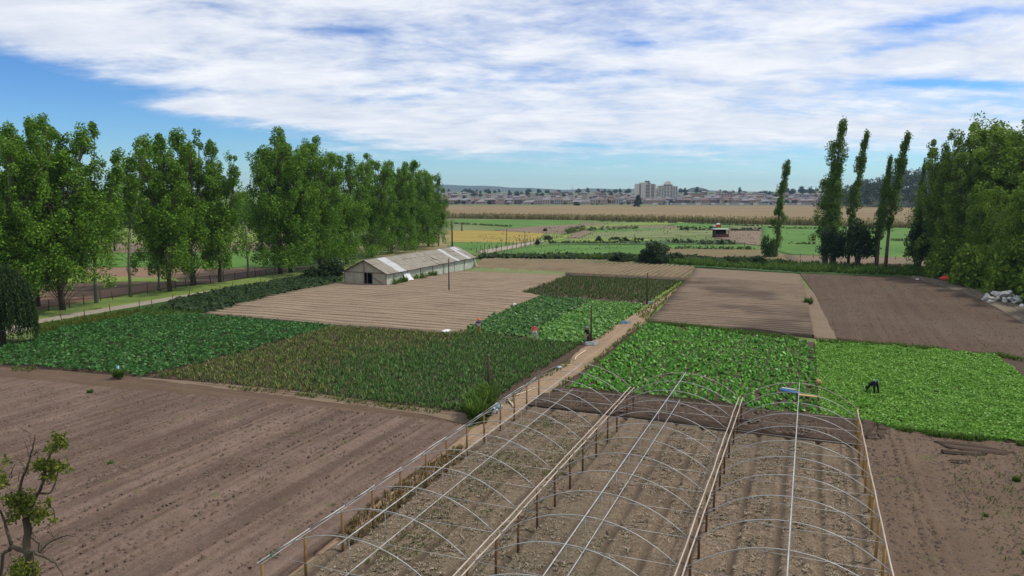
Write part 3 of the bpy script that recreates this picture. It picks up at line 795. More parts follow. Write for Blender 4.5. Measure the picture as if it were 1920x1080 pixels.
def lombardy_parts(seed, H=25.0, W=2.6, bare=0.12, per=85, L=0.27, mat='lombardy', stems=1, ragged=0.5, lean=0.085):
    rng = np.random.default_rng(seed)
    tb = MB(); cs, rs = [], []
    for k in range(stems):
        th = rng.uniform(0, 6.28)
        off = np.array([math.cos(th), math.sin(th), 0]) * (0.0 if stems == 1 else 0.5)
        h = H * (1 if k == 0 else rng.uniform(0.55, 0.85))
        s = np.linspace(0, 1, 9)
        ax = np.c_[off[0] + lean * h * s ** 2 + 0.25 * np.sin(s * 5 + th) * s, off[1] + 0.2 * np.sin(s * 4 + th) * s, s * h - 0.2 * (s == 0)]
        tb.tube(ax, 0.26 * (1 - s) + 0.03, 6)
        n = int(150 * (1 - bare))
        for i in range(n):
            q = bare + (1 - bare) * rng.uniform(0, 1) ** 0.9
            c = np.array([np.interp(q, s, ax[:, j]) for j in range(3)])
            t = (q - bare) / (1 - bare)
            r = W * 0.5 * (min(1, 0.35 + 2.2 * t) * (1 - t) ** 0.55) * (1 + ragged * 0.6 * math.sin(q * 23 + seed))
            a = rng.uniform(0, 6.28); d = max(0.05, r) * rng.uniform(0.2, 1)
            e = c + [math.cos(a) * d, math.sin(a) * d, 0]
            cs.append(e); rs.append(rng.uniform(0.35, 0.65) * (0.7 + W * 0.12))
            if rng.random() < 0.5: tb.tube([c - [0, 0, d * 1.6 + 0.2], e], [0.04, 0.01], 4, cap=False)
    Q = clumps(rng, cs, rs, per, L, up=0.1, squash=1.7)
    return tb.mesh('trunk', M['bark'], True), quads_mesh('crown', Q, M[mat])

def bush_parts(seed, rx=2.0, ry=2.0, h=3.0, n=45, per=60, L=0.3, mat='shrub', foot=0.0, cr=0.75):
    rng = np.random.default_rng(seed)
    cs, rs = [], []
    tb = MB()
    for i in range(n):
        d = unit(rng.normal(size=3)); d[2] = abs(d[2])
        q = rng.uniform(0.35, 1.0)
        c = np.array([d[0] * rx * q, d[1] * ry * q, foot + (h - foot) * (0.12 + 0.80 * d[2] * q)])
        c[2] += 0.15 * h * (vnoise(c[0] * 0.8, c[1] * 0.8, seed) - 0.5)
        cs.append(c); rs.append(cr * rng.uniform(0.6, 1.15))
        if i % 3 == 0: tb.tube([[c[0] * 0.08, c[1] * 0.08, -0.1], [c[0] * 0.4, c[1] * 0.4, c[2] * 0.6], c], [0.07, 0.045, 0.012], 5, cap=False)
    Q = clumps(rng, cs, rs, per, L, 0.5)
    Q[..., 2] = np.maximum(Q[..., 2], 0.02)
    return tb.mesh('trunk', M['bark'], True), quads_mesh('crown', Q, M[mat])

def plant_tree(name, parts, label, cat, loc, group=None, rz=0.0, sx=1.0, sz=1.0, crown='crown', trunk='trunk'):
    r = thing(name, label, cat, loc, rz, group)
    r.scale = (sx, sx, sz)
    a = link_mesh(trunk, parts[0], r); b = link_mesh(crown, parts[1], r)
    return r

POP = [poplar_parts(11, leaders=6, W=8.6, nclump=190, low=1.3, base=0.12), poplar_parts(12, leaders=8, W=10, nclump=240, low=1.2, base=0.14), poplar_parts(13, leaders=5, W=7.2, nclump=120, bark='palebark', trunk_r=0.2, low=0.6),
       poplar_parts(14, leaders=8, W=10.5, nclump=250, base=0.08, low=1.4), poplar_parts(15, leaders=8, W=10.5, base=0.04, low=1.8, nclump=250)]
SLIM = poplar_parts(16, leaders=2, W=4.2, nclump=46, per=80, bark='palebark', trunk_r=0.17, low=0.4, fork=0.45, lean=0.14)
rowg = 'poplars along the gravel road'
ROW = [  # u, v base, v top, variant, width factor, turn, label
    (14, 598, 236, 1, 0.95, 0.3, 'tall poplar rising straight behind the weeping willow'),
    (72, 577, 228, 0, 0.85, 1.2, 'leaning poplar standing just right of the willow, across the road'),
    (118, 583, 226, 1, 1.05, 2.2, 'widest full crowned poplar with dark forked trunk beside the gravel road'),
    (181, 570, 238, 2, 0.95, 0.1, 'pale trunked poplar leaning right with thin broken crown'),
    (246, 559, 266, 'S', 1.0, 0.0, 'slender poplar with a single small tuft high at its tip'),
    (297, 547, 330, 2, 0.8, 0.8, 'shorter thin pale stemmed poplar under the crown of its neighbour'),
    (319, 548, 256, 0, 1.0, 3.1, 'poplar with straight dark trunk at the bend of the gravel road'),
    (362, 536, 249, 1, 1.08, 4.0, 'broad round topped poplar left of the grey utility pole'),
    (412, 531, 268, 0, 0.85, 5.2, 'poplar half hidden behind its broad neighbour beside the grey utility pole'),
    (525, 515, 247, 3, 1.0, 0.5, 'highest poplar of the dense clump with twin trunks showing at its foot'),
    (545, 511, 258, 1, 1.0, 1.9, 'poplar right behind the highest one of the dense clump'),
    (600, 505, 262, 3, 0.95, 2.6, 'dense poplar clothed low, above the dark shrub left of the shed'),
    (650, 495, 284, 4, 1.0, 3.6, 'dense poplar rising directly behind the gable of the shed'),
    (698, 482, 293, 3, 1.0, 4.4, 'poplar rising behind the near half of the shed roof'),
    (735, 475, 297, 4, 1.05, 5.3, 'poplar rising behind the middle of the shed roof'),
    (774, 468, 306, 3, 1.05, 0.9, 'poplar rising behind the far half of the shed roof'),
    (803, 463, 322, 4, 1.0, 2.4, 'low poplar second from the far end of the row'),
    (822, 462, 340, 2, 1.0, 2.0, 'smallest poplar at the far end of the row leaning right'),
]
for u, vb, vt, k, wf, rz, lab in ROW:
    g = G(u, vb)
    h = at_depth(u, vt, g[1])[2]
    if k == 'S': plant_tree('poplar_tree', SLIM, lab, 'tree', g, rowg, rz, h / 20 * wf, h / 20)
    else: plant_tree('poplar_tree', POP[k], lab, 'tree', g, rowg, rz, h / 20 * wf, h / 20)
for u, vb, vt, k, lab in [(12, 478, 330, 0, 'distant poplar far across the plots, leftmost of the three behind the row'),
                          (44, 490, 335, 1, 'distant poplar far across the plots, middle of the three behind the row'),
                          (215, 470, 345, 0, 'distant poplar across the plots seen between the road poplars')]:
    g = G(u, vb); h = at_depth(u, vt, g[1])[2]
    plant_tree('poplar_tree', POP[k], lab, 'tree', g, 'distant poplars beyond the plots', k, h / 20, h / 20)

# right side: upright poplars
LOM = [lombardy_parts(21, H=25, W=4.8, stems=2, ragged=0.8, bare=0.08), lombardy_parts(22, H=25, W=2.9, bare=0.30), lombardy_parts(23, H=25, W=3.0, bare=0.36, stems=2), lombardy_parts(24, H=22, W=3.6, bare=0.1, ragged=0.9)]
for u, vb, vt, k, H0, wf, rz, lab in [
    (1455, 481, 302, 3, 22, 1.0, 0.2, 'lone upright poplar above the round bush, left of the others'),
    (1543, 497, 228, 0, 25, 1.15, 0.4, 'tallest and thickest upright poplar with foliage down to its foot'),
    (1566, 492, 338, 3, 22, 0.7, 2.0, 'short pale upright poplar tucked behind the tallest one'),
    (1590, 500, 247, 1, 25, 1.0, 0.1, 'slim upright poplar with long bare stem beside the dark bush'),
    (1643, 506, 296, 2, 25, 0.9, 0.3, 'shorter of the two bare stemmed upright poplars over the rail fence'),
    (1660, 507, 250, 1, 25, 1.15, 0.0, 'taller of the two bare stemmed upright poplars over the rail fence'),
    (1716, 508, 310, 0, 25, 0.6, 1.0, 'narrow dark upright poplar against the dense trees')]:
    g = G(u, vb); h = at_depth(u, vt, g[1])[2]
    plant_tree('upright_poplar', LOM[k], lab, 'tree', g, 'upright poplars at the field end', rz, h / H0 * wf, h / H0)

BROAD = [poplar_parts(31, H=20, W=13, leaders=9, nclump=290, per=100, base=0.03, low=1.5, mat='broad', cr=1.3, L=0.34, fork=0.2, lean=0.0),
         poplar_parts(32, H=20, W=12, leaders=8, nclump=260, per=100, base=0.03, low=1.8, mat='broad', cr=1.25, L=0.34, fork=0.18, lean=0.0),
         poplar_parts(33, H=20, W=9, leaders=7, nclump=230, per=85, base=0.06, low=1.2, mat='poplar_light', cr=0.95, L=0.29, fork=0.3, lean=0.02)]
gg = 'dense trees on the right edge'
for u, vb, vt, k, wf, rz, lab in [
    (1756, 512, 250, 2, 0.85, 0.3, 'light green feathery tree at the left end of the dense trees'),
    (1800, 518, 305, 1, 0.72, 1.0, 'lower tree between the feathery tree and the big round one'),
    (1815, 521, 262, 2, 0.9, 2.0, 'feathery tree in front of the big round crown'),
    (1878, 520, 224, 0, 1.15, 1.3, 'big round crowned tree, largest of the dense trees'),
    (1925, 516, 206, 0, 1.1, 3.4, 'highest tree of the right edge, cut by the frame'),
    (1850, 533, 350, 1, 0.85, 4.0, 'mid height tree behind the red tarp'),
    (1905, 548, 350, 1, 1.0, 0.4, 'bright lower tree directly behind the rubble heap'),
    (1985, 560, 300, 0, 1.0, 5.0, 'tree on the right edge behind the farm track'),
    (2060, 590, 330, 1, 1.1, 2.2, 'tree beyond the right edge beside the farm track')]:
    g = G(u, vb); h = at_depth(u, vt, g[1])[2]
    plant_tree('broadleaf_tree', BROAD[k], lab, 'tree', g, gg, rz, h / 20 * wf, h / 20)

BUSH = [bush_parts(41), bush_parts(42, mat='dark', n=60), bush_parts(43, mat='dark', rx=2.0, ry=2.0, h=4, foot=1.0, n=55), bush_parts(44, mat='shrub', n=40, per=50), bush_parts(45, mat='broad', n=55, L=0.34)]
for u, vb, vt, wpx, k, lab in [
    (1226, 494, 446, 74, 1, 'large dark round bush at the edge of the ridged field'),
    (1163, 491, 470, 54, 1, 'low dark bush left of the large round bush'),
    (1270, 492, 470, 34, 1, 'small dark bush right of the large round bush'),
    (1376, 498, 478, 54, 1, 'left half of the long dark hedge by the fence'),
    (1418, 499, 477, 54, 1, 'right half of the long dark hedge by the fence'),
    (1440, 482, 434, 34, 0, 'round green bush at the foot of the lone upright poplar'),
    (1606, 504, 396, 78, 2, 'tall rounded dark bush between the upright poplars'),
    (1560, 500, 415, 62, 2, 'dark bush wrapped round the foot of the tallest upright poplar'),
    (1722, 508, 396, 66, 2, 'dark bush on several stems left of the dense trees'),
    (1775, 522, 462, 80, 4, 'green bush at the foot of the feathery tree'),
    (1830, 538, 452, 100, 4, 'wide green bush behind the red tarp'),
    (1900, 556, 455, 110, 4, 'wide green bush behind the rubble heap'),
    (1980, 575, 440, 130, 4, 'wide bush at the right edge beside the track'),
    (622, 522, 478, 62, 1, 'dark shrub against the left corner of the shed'),
    (585, 523, 498, 46, 1, 'low dark shrub left of the shed among the weeds'),
    (1027, 450, 440, 20, 1, 'small dark bush beside the farm path'),
    (1022, 434, 427, 9, 1, 'tiny dark bush at the end of the golden plot'),
    (1123, 452, 441, 13, 1, 'tiny dark bush left of the bean rows'),
    (1008, 459, 447, 10, 1, 'small dark bush where the farm path ends'),
    (1226, 408, 400, 42, 3, 'pale green willow scrub standing in the reed bed'),
    (1081, 388, 377, 15, 1, 'dark bush on the far edge of the reed bed')]:
    g = G(u, vb)
    h = at_depth(u, vt, g[1])[2]
    w = wpx / FPX * g[1] / 2
    zz0 = {0: 3, 1: 3, 2: 4, 3: 3, 4: 3}[k]
    r = plant_tree('bush', BUSH[k], lab, 'bush', g, None, u * 0.7, w / 2.35, h / (zz0 * 1.05), trunk='stems', crown='foliage')

# conifer on the reed bed's edge
def cone_parts(seed, H=10, W=7, mat='bluetree'):
    rng = np.random.default_rng(seed); cs, rs = [], []
    tb = MB(); tb.tube([[0, 0, -0.2], [0, 0, H * 0.9]], [0.35, 0.05], 6)
    for i in range(90):
        q = rng.uniform(0.03, 1) ; a = rng.uniform(0, 6.28)
        r = W * 0.5 * (1 - q) ** 0.6 * min(1, 0.7 + q * 2)
        d = r * rng.uniform(0.4, 1)
        cs.append(np.array([math.cos(a) * d, math.sin(a) * d, q * H])); rs.append(rng.uniform(0.6, 1.1))
    return tb.mesh('trunk', M['bark'], True), quads_mesh('crown', clumps(rng, cs, rs, 40, 0.6), M[mat])
g = G(1196, 391); h = at_depth(1196, 365, g[1])[2]
plant_tree('conifer_tree', cone_parts(51), 'dark conical tree on the reed edge left of the towers', 'tree', g, None, 0, 22 / FPX * g[1] / 7.6, h / 10.5)

# weeping willow at the left edge
def willow_parts(seed, H=6.6, rad=2.6):
    rng = np.random.default_rng(seed); tb = MB(); C = []
    tb.tube([[0, 0, -0.1], [0.1, 0, 2.2], [0.2, 0.1, 4.4], [0.1, 0, H * 0.9]], [0.34, 0.26, 0.18, 0.06], 8)
    for i in range(1100):
        a = rng.uniform(0, 6.28); q = rng.uniform(0, 1) ** 0.5
        top = np.array([math.cos(a) * rad * q * 0.85, math.sin(a) * rad * q * 0.85, H * (1 - 0.32 * q * q) + rng.normal() * 0.12])
        ln_ = (top[2] - 0.15) * rng.uniform(0.6, 1.0) * (0.4 + 0.6 * q)
        k = int(ln_ / 0.11) + 2
        s = np.linspace(0, 1, k)
        p = top + np.c_[math.cos(a) * 0.45 * np.sqrt(s), math.sin(a) * 0.45 * np.sqrt(s), -ln_ * s] + rng.normal(size=(k, 3)) * 0.05
        C.append(p)
        if i % 6 == 0: tb.tube([[0.1, 0, H * 0.6], top * [0.6, 0.6, 0.97], top], [0.06, 0.03, 0.01], 4, cap=False)
    C = np.concatenate(C)
    n = len(C)
    nr = unit(rng.normal(size=(n, 3)) * [1, 1, 0.3]); tg = unit(np.array([0, 0, -1]) + rng.normal(size=(n, 3)) * 0.35)
    bt = unit(np.cross(nr, tg)); L = rng.uniform(0.16, 0.30, n)[:, None]
    Q = np.stack([C - tg * L * .5, C - bt * L * .22, C + tg * L * .5, C + bt * L * .22], 1)
    return tb.mesh('trunk', M['bark'], True), quads_mesh('crown', Q, M['willow'])
g = G(4, 646)
plant_tree('willow_tree', willow_parts(61, 7.2, 3.0), 'weeping willow with hanging strands beside the bean field', 'tree', g)

# half bare tree close to the eye
def fruit_tree():
    rng = np.random.default_rng(71)
    D = 15.0
    P = lambda u, v, dy=0.0: at_depth(u, v, D + dy)
    base = P(62, 1150); base = np.array([base[0], D, 0.0])
    r = thing('fruit_tree', 'half bare fruit tree with yellowing leaves in the near corner', 'tree', base)
    tb = MB()
    def br(pts, ra, n=7):
        pts = np.array([np.array(p) - base for p in pts])
        # finer, slightly crooked
        s = np.linspace(0, 1, len(pts)); ss = np.linspace(0, 1, len(pts) * 3)
        q = np.stack([np.interp(ss, s, pts[:, j]) for j in range(3)], 1)
        q[1:-1] += rng.normal(size=(len(q) - 2, 3)) * ra[0] * 0.18
        tb.tube(q, np.interp(ss, [0, 1], ra), n)
    br([base + [0, 0, -0.2], P(62, 1250), P(58, 1085), P(52, 1020), P(48, 972)], (0.105, 0.07), 9)
    br([P(50, 985), P(36, 930), P(42, 895), P(50, 880), P(60, 845), P(66, 815)], (0.04, 0.010))
    br([P(50, 975), P(68, 930), P(82, 905), P(86, 872), P(96, 845), P(112, 815)], (0.042, 0.010))
    br([P(70, 925, .1), P(95, 925, .2), P(104, 905, .3), P(110, 880, .3)], (0.03, 0.01))
    br([P(52, 1035), P(22, 1025, .2), P(6, 1040, .3), P(2, 1082, .3), P(8, 1130, .2)], (0.055, 0.022))
    br([P(22, 1025, .2), P(12, 990, .3), P(2, 960, .3), P(-20, 930, .3)], (0.04, 0.015))
    br([P(52, 1030), P(78, 1042, -.2), P(104, 1055, -.3), P(114, 1070, -.3), P(122, 1085, -.3)], (0.034, 0.010))
    br([P(70, 1040, -.1), P(90, 1018, 0), P(112, 1008, .1), P(128, 1003, .1), P(146, 1008, .1)], (0.03, 0.006))
    br([P(46, 1005), P(60, 1008, .3), P(74, 1020, .3), P(70, 1040, .3)], (0.03, 0.012))
    br([P(82, 955), P(98, 950), P(103, 965), P(99, 982)], (0.02, 0.006))
    br([P(8, 1130), P(-40, 1060), P(-70, 1000), P(-90, 940)], (0.06, 0.02))
    for i in range(46):
        u, v = [(60, 850), (50, 880), (66, 1000), (100, 1010), (110, 840), (30, 930), (10, 980), (80, 1040), (92, 900), (20, 900)][i % 10]
        u += rng.normal() * 8; v += rng.normal() * 10
        br([P(u, v), P(u + rng.normal() * 9, v - rng.uniform(8, 22), rng.normal() * .2), P(u + rng.normal() * 16, v - rng.uniform(14, 40), rng.normal() * .3)], (0.009, 0.003), 4)
    tb.build('trunk', M['bark'], r, smooth=True)
    C = []
    for u, v, su, sv, n in [(110, 822, 13, 9, 60), (118, 833, 9, 8, 40), (98, 842, 12, 9, 45), (84, 872, 20, 12, 130), (108, 876, 20, 9, 100), (90, 892, 14, 8, 50), (26, 938, 18, 12, 110), (50, 938, 18, 14, 140), (40, 958, 20, 9, 90),
                            (76, 962, 14, 9, 90), (68, 975, 9, 6, 40), (3, 902, 9, 12, 70), (92, 938, 6, 6, 16), (100, 976, 5, 4, 16), (44, 1062, 18, 14, 150), (36, 1078, 16, 12, 120), (64, 1070, 12, 10, 50), (-30, 930, 20, 20, 100), (22, 974, 10, 8, 30), (10, 862, 8, 8, 12)]:
        for i in range(int(n * 2.3)):
            C.append(P(u + rng.normal() * su * 0.62, v + rng.normal() * sv * 0.62, rng.normal() * 0.22) - base)
    Q = leaf_quads(np.array(C), 0.095, rng, 0.3, 0.5)
    link_mesh('crown', quads_mesh('crown', Q, M['fruit']), r)
fruit_tree()

# ------------------------------------------------------------------ crops
def scatter(poly, n, rng, px=True):
    P = np.array([ab(G(*p)) for p in poly]) if px else np.array(poly, float)
    lo, hi = P.min(0), P.max(0)
    a = np.zeros((0, 2))
    while len(a) < n:
        q = rng.uniform(lo, hi, (n * 2, 2))
        a = np.concatenate([a, q[inside(q[:, 0], q[:, 1], P)]])
    return a[:n]

def area(poly):
    P = np.array([ab(G(*p)) for p in poly])
    x, y = P.T
    return abs(np.dot(x, np.roll(y, -1)) - np.dot(y, np.roll(x, -1))) / 2

def lattice(poly, sb, sa, rng, jit=0.12, skip=0.0):
    P = np.array([ab(G(*p)) for p in poly])
    lo, hi = P.min(0), P.max(0)
    b, a = np.meshgrid(np.arange(lo[0], hi[0], sb), np.arange(lo[1], hi[1], sa), indexing='ij')
    q = np.c_[b.ravel(), a.ravel()]
    q[:, 0] += rng.normal(size=len(q)) * jit * sb + 0.25 * fbm(q[:, 1] * 0.2, q[:, 0] * 0.05, 77, 2); q[:, 1] += rng.normal(size=len(q)) * jit * sa * 1.5
    q = q[inside(q[:, 0], q[:, 1], P)]
    return q[rng.random(len(q)) > skip]

def abz(q, z): return np.c_[q, np.broadcast_to(z, (len(q),))]

def stuff(name, Q, mat, label, cat):
    o = link_mesh(name, quads_mesh(name, Q, M[mat] if isinstance(mat, str) else mat), loc=(ORG[0], ORG[1], 0), rz=-YAW)
    return tag(o, label, cat, None, 'stuff')

def stamp(variants, q, rng, smin=0.8, smax=1.2, z=0.0):
    out = []
    which = rng.integers(0, len(variants), len(q))
    for k, V in enumerate(variants):
        p = q[which == k]; n = len(p)
        if not n: continue
        th = rng.uniform(0, 2 * PI, n); sc = rng.uniform(smin, smax, n)
        c, s = (np.cos(th) * sc)[:, None, None], (np.sin(th) * sc)[:, None, None]
        W_ = np.empty((n,) + V.shape)
        W_[..., 0] = V[None, ..., 0] * c - V[None, ..., 1] * s + p[:, 0, None, None]
        W_[..., 1] = V[None, ..., 0] * s + V[None, ..., 1] * c + p[:, 1, None, None]
        W_[..., 2] = V[None, ..., 2] * sc[:, None, None] + z
        out.append(W_.reshape(-1, 4, 3))
    return np.concatenate(out)

def rosette(seed, n=9, L=0.34, w=0.15, rise=0.75, droop=0.35):
    """arching leaves from one foot: each leaf is two faces bent over its middle"""
    rng = np.random.default_rng(seed); out = []
    for i in range(n):
        a = i * 2.4 + rng.normal() * 0.3; l = L * rng.uniform(0.7, 1.2); r = rise * rng.uniform(0.6, 1.3)
        d = np.array([math.cos(a), math.sin(a), 0]); s = np.array([-math.sin(a), math.cos(a), 0])
        b = d * 0.03; m = d * l * 0.5 + [0, 0, l * r]; tip = d * l + [0, 0, l * (r - droop * rng.uniform(0.5, 1.6))]
        ww = w * rng.uniform(0.7, 1.25); tw = rng.normal() * 0.05
        out.append([b - s * 0.025, m - s * ww + [0, 0, tw], m + s * ww - [0, 0, tw], b + s * 0.025])
        out.append([m - s * ww + [0, 0, tw], tip - s * ww * 0.45, tip + s * ww * 0.45, m + s * ww - [0, 0, tw]])
    return np.array(out, float)

def blades(seed, n=6, h=0.6, w=0.035, spread=0.25):
    rng = np.random.default_rng(seed); out = []
    for i in range(n):
        a = rng.uniform(0, 6.28); d = np.array([math.cos(a), math.sin(a), 0]); s = np.array([-d[1], d[0], 0])
        hh = h * rng.uniform(0.6, 1.2); sp = spread * rng.uniform(0.3, 1.2)
        m = d * sp * 0.4 + [0, 0, hh * 0.6]; t_ = d * sp + [0, 0, hh]
        out.append([-s * w, m - s * w, m + s * w, s * w]); out.append([m - s * w, t_ - s * w * 0.3, t_ + s * w * 0.3, m + s * w])
    return np.array(out, float)

# broad leaved crop, far left
BEAN = [(-60, 668), (20, 650), (60, 640), (110, 618), (250, 598), (385, 592), (500, 602), (625, 615), (560, 632), (480, 656), (380, 682), (270, 708), (200, 702), (60, 690), (-60, 682)]
q = scatter(BEAN, int(min(42000, area(BEAN) * 46)), RNG)
hz = 0.16 + 0.34 * vnoise(q[:, 0] * 1.6, q[:, 1] * 1.6, 5) * RNG.uniform(0.35, 1, len(q))
stuff('bean_crop', leaf_quads(abz(q, hz), 0.27, RNG, 0.75, 0.75), 'bean', 'dark green broad leaved crop filling the field beside the willow', 'crop')
# narrow bladed crop: olive on the left, greener to the right
OLIVE = [(627, 615), (760, 622), (842, 629), (760, 650), (690, 700), (640, 749), (560, 737), (430, 724), (284, 710), (380, 684), (480, 658), (560, 634)]
GREEN = [(842, 629), (872, 624), (940, 634), (1010, 643), (1088, 647), (1058, 668), (1030, 684), (1000, 704), (940, 742), (905, 772), (868, 776), (800, 768), (740, 761), (640, 749), (690, 700), (760, 650)]
BL = [blades(i, 7, 0.42, 0.030, 0.24) for i in range(5)]
def olive_share(q): return 1 / (1 + np.exp((q[:, 0] + 15.5 + 5.0 * fbm(q[:, 1] * 0.12, q[:, 0] * 0.12, 51, 3) + 1.2 * np.sin(q[:, 1] * 0.3)) / 1.6))
BOTH = OLIVE[:3] + GREEN[1:11] + OLIVE[5:]
BOTH = [(627, 615), (760, 622), (842, 629), (872, 624), (940, 634), (1010, 643), (1088, 647), (1058, 668), (1030, 684), (1000, 704), (940, 742), (905, 772), (868, 776), (800, 768), (740, 761), (640, 749), (560, 737), (430, 724), (284, 710), (380, 684), (480, 658), (560, 634)]
q = lattice(BOTH, 0.42, 0.23, RNG, 0.18, 0.07)
ol = RNG.random(len(q)) < olive_share(q)
qo = q[ol]; qo = qo[RNG.random(len(qo)) > 0.18]
stuff('olive_crop', stamp(BL, qo, RNG, 0.65, 1.1, 0.02), 'olive_blade', 'sparse olive and straw coloured crop in the middle field', 'crop')
stuff('green_blade_crop', stamp(BL, q[~ol], RNG, 0.7, 1.2, 0.02), 'green_blade', 'dark green narrow bladed crop left of the sandy path', 'crop')
# two row crops beyond
CAB = [(868, 623), (930, 592), (1012, 558), (1112, 564), (1050, 594), (985, 634), (940, 630)]
LIGHT = [(1114, 566), (1206, 573), (1180, 595), (1150, 613), (1120, 634), (1092, 646), (1010, 641), (988, 635), (1052, 594)]
RS = [rosette(i, 8, 0.36, 0.14) for i in range(5)]
stuff('row_crop', stamp(RS, lattice(CAB, 0.62, 0.40, RNG, 0.12, 0.03), RNG, 0.8, 1.35, 0.02), 'cabbage', 'dark green row crop behind the bending worker in red', 'crop')
stuff('light_row_crop', stamp(RS, lattice(LIGHT, 0.62, 0.42, RNG, 0.10, 0.02), RNG, 0.75, 1.2, 0.02), 'lightrow', 'lighter green row crop left of the sandy path behind a wooden post', 'crop')
MID = [(978, 552), (1062, 520), (1180, 524), (1284, 530), (1262, 540), (1212, 570), (1112, 561), (1012, 556)]
stuff('grassy_crop', stamp(BL, lattice(MID, 0.72, 0.30, RNG, 0.25, 0.15), RNG, 0.7, 1.4, 0.03), 'midrow', 'patchy grass green row crop at the far end of the path', 'crop')
# light green leaf crop on the right
LET = [(1528, 644), (1620, 648), (1700, 653), (1866, 670), (1900, 694), (1940, 730), (1990, 790), (2050, 845), (1922, 833), (1760, 817), (1612, 795), (1538, 786)]
q = scatter(LET, int(min(140000, area(LET) * 200)), RNG)
hz = 0.10 + 0.30 * vnoise(q[:, 0] * 2.2, q[:, 1] * 1.4, 15) * RNG.uniform(0.35, 1, len(q))
stuff('lettuce_crop', leaf_quads(abz(q, hz), 0.165, RNG, 1.0, 0.7), 'lettuce', 'bright light green leaf crop on the right with a stooping worker', 'crop')
rows_field('crop_soil', LET, M['bright'], 'A', 0.5, 1.0, None, z=-0.03, seed=90, rough=0.02)
# big leaved plants in the middle: the nearest 300 one by one, the rest together
CH = [(1200, 615), (1218, 608), (1320, 620), (1430, 632), (1520, 645), (1526, 700), (1530, 784), (1440, 772), (1240, 750), (1062, 733), (1115, 690), (1175, 638)]
q = lattice(CH, 0.62, 0.50, RNG, 0.13, 0.04)
wp = ORG + q[:, :1] * BX + q[:, 1:] * AX
order = np.argsort(np.hypot(wp[:, 0], wp[:, 1]))
CV = [rosette(i + 30, 10, 0.28, 0.10, 0.8, 0.4) for i in range(6)]
CM = [quads_mesh('leafy_plant', v, M['chard']) for v in CV]
for i in order[:300]:
    k = int(RNG.integers(0, 6))
    o = link_mesh('leafy_plant', CM[k], loc=(wp[i, 0], wp[i, 1], 0.02), rz=float(RNG.uniform(0, 6.28)))
    s_ = float(RNG.uniform(0.75, 1.2)); o.scale = (s_, s_, s_)
    tag(o, 'big leaved dark green plant on bare soil behind the hoop house', 'plant', 'big leaved plants in the front rows')
stuff('leafy_crop', stamp(CV, q[order[300:]], RNG, 0.75, 1.25, 0.02), 'chard', 'field of big leaved dark green plants right of the sandy path', 'crop')

# weeds and dry growth
WD = [blades(60 + i, 9, 0.5, 0.03, 0.3) for i in range(4)]
def weeds(name, polys, n, mat, label, smin, smax, cat='weeds', rosettes=False, patchy=None, z=0.03):
    V = RS if rosettes else WD
    Q = []
    for p, k in zip(polys, n):
        q = scatter(p, k, RNG)
        if patchy is not None: q = q[fbm(q[:, 0] * 0.5, q[:, 1] * 0.35, 61, 3) > patchy]
        Q.append(stamp(V, q, RNG, smin, smax, z))
    stuff(name, np.concatenate(Q), mat, label, cat)
weeds('roadside_weeds', [[(60, 640), (75, 611), (205, 590), (315, 572), (430, 548), (600, 519), (640, 530), (500, 560), (385, 590), (250, 598), (110, 616)]], [2600], 'weed', 'rank green weeds between the gravel road and the crops', 0.4, 1.0)
weeds('yellow_weeds', [[(62, 640), (75, 612), (205, 592), (270, 584), (240, 598), (110, 618)]], [700], 'weedgold', 'yellow flowering weeds beside the gravel road right of the willow', 0.4, 0.95)
weeds('bank_scrub', [[(300, 582), (330, 566), (430, 545), (530, 528), (625, 514), (640, 528), (520, 556), (400, 588)]], [3600], 'dark', 'dark scrub on the bank left of the shed', 0.7, 1.7, 'scrub', True)
weeds('verge_weeds', [[(900, 484), (1160, 486), (1300, 491), (1500, 498), (1720, 505), (1760, 514), (1700, 519), (1500, 512), (1304, 500), (1140, 489)]], [2600], 'weed', 'band of green weeds along the far edge of the fields', 1.0, 2.2)
weeds('fence_scrub', [[(905, 482), (1160, 482), (1300, 486), (1480, 494), (1480, 498), (1300, 492), (1150, 488), (900, 486)]], [800], 'dark', 'dark scrub under the wire fence beyond the ridged field', 1.4, 2.8, 'scrub', True)
weeds('track_grass', [[(1715, 518), (1760, 510), (1850, 530), (1930, 560), (1960, 588), (1870, 553), (1800, 530)]], [1500], 'weed', 'grass bank around the red tarp and rubble heap', 0.7, 1.5, 'grass')
weeds('tall_grass', [[(878, 790), (884, 764), (912, 752), (926, 758), (918, 785), (892, 798)]], [300], 'weed', 'tall rank grass round the foot of the near post', 1.2, 2.5, 'grass')
weeds('path_weeds', [[(1190, 592), (1250, 552), (1290, 522), (1305, 524), (1262, 556), (1236, 578), (1215, 606)]], [500], 'weedgold', 'yellow green weeds lining the far end of the sandy path', 0.3, 0.7)
weeds('berm_grass', [[(540, 1085), (625, 1010), (690, 955), (760, 905), (830, 860), (880, 828), (905, 815), (895, 845), (850, 880), (760, 950), (690, 1010), (610, 1085)]], [1100], 'drystalk', 'dry brown grass on the bank along the hoop house', 0.18, 0.5, 'dry grass', False, 0.02, 0.12)
FLOORP = [(900, 850), (1000, 775), (1195, 795), (1362, 820), (1590, 845), (1655, 1085), (1670, 1200), (430, 1200), (580, 1085), (700, 990)]
q = scatter(FLOORP, 11000, RNG)
q = q[np.abs(q[:, 0] / 1.52 - np.round(q[:, 0] / 1.52)) * 1.52 > 0.16]
q = q[fbm(q[:, 0] * 0.35, q[:, 1] * 0.2, 31, 3) > -0.12]
stuff('dry_crop_remains', stamp([blades(80 + i, 6, 0.13, 0.028, 0.24) for i in range(4)], q, RNG, 0.35, 0.85, 0.17), 'drycrust', 'withered pale crop remains on the hoop house beds', 'crop remains')
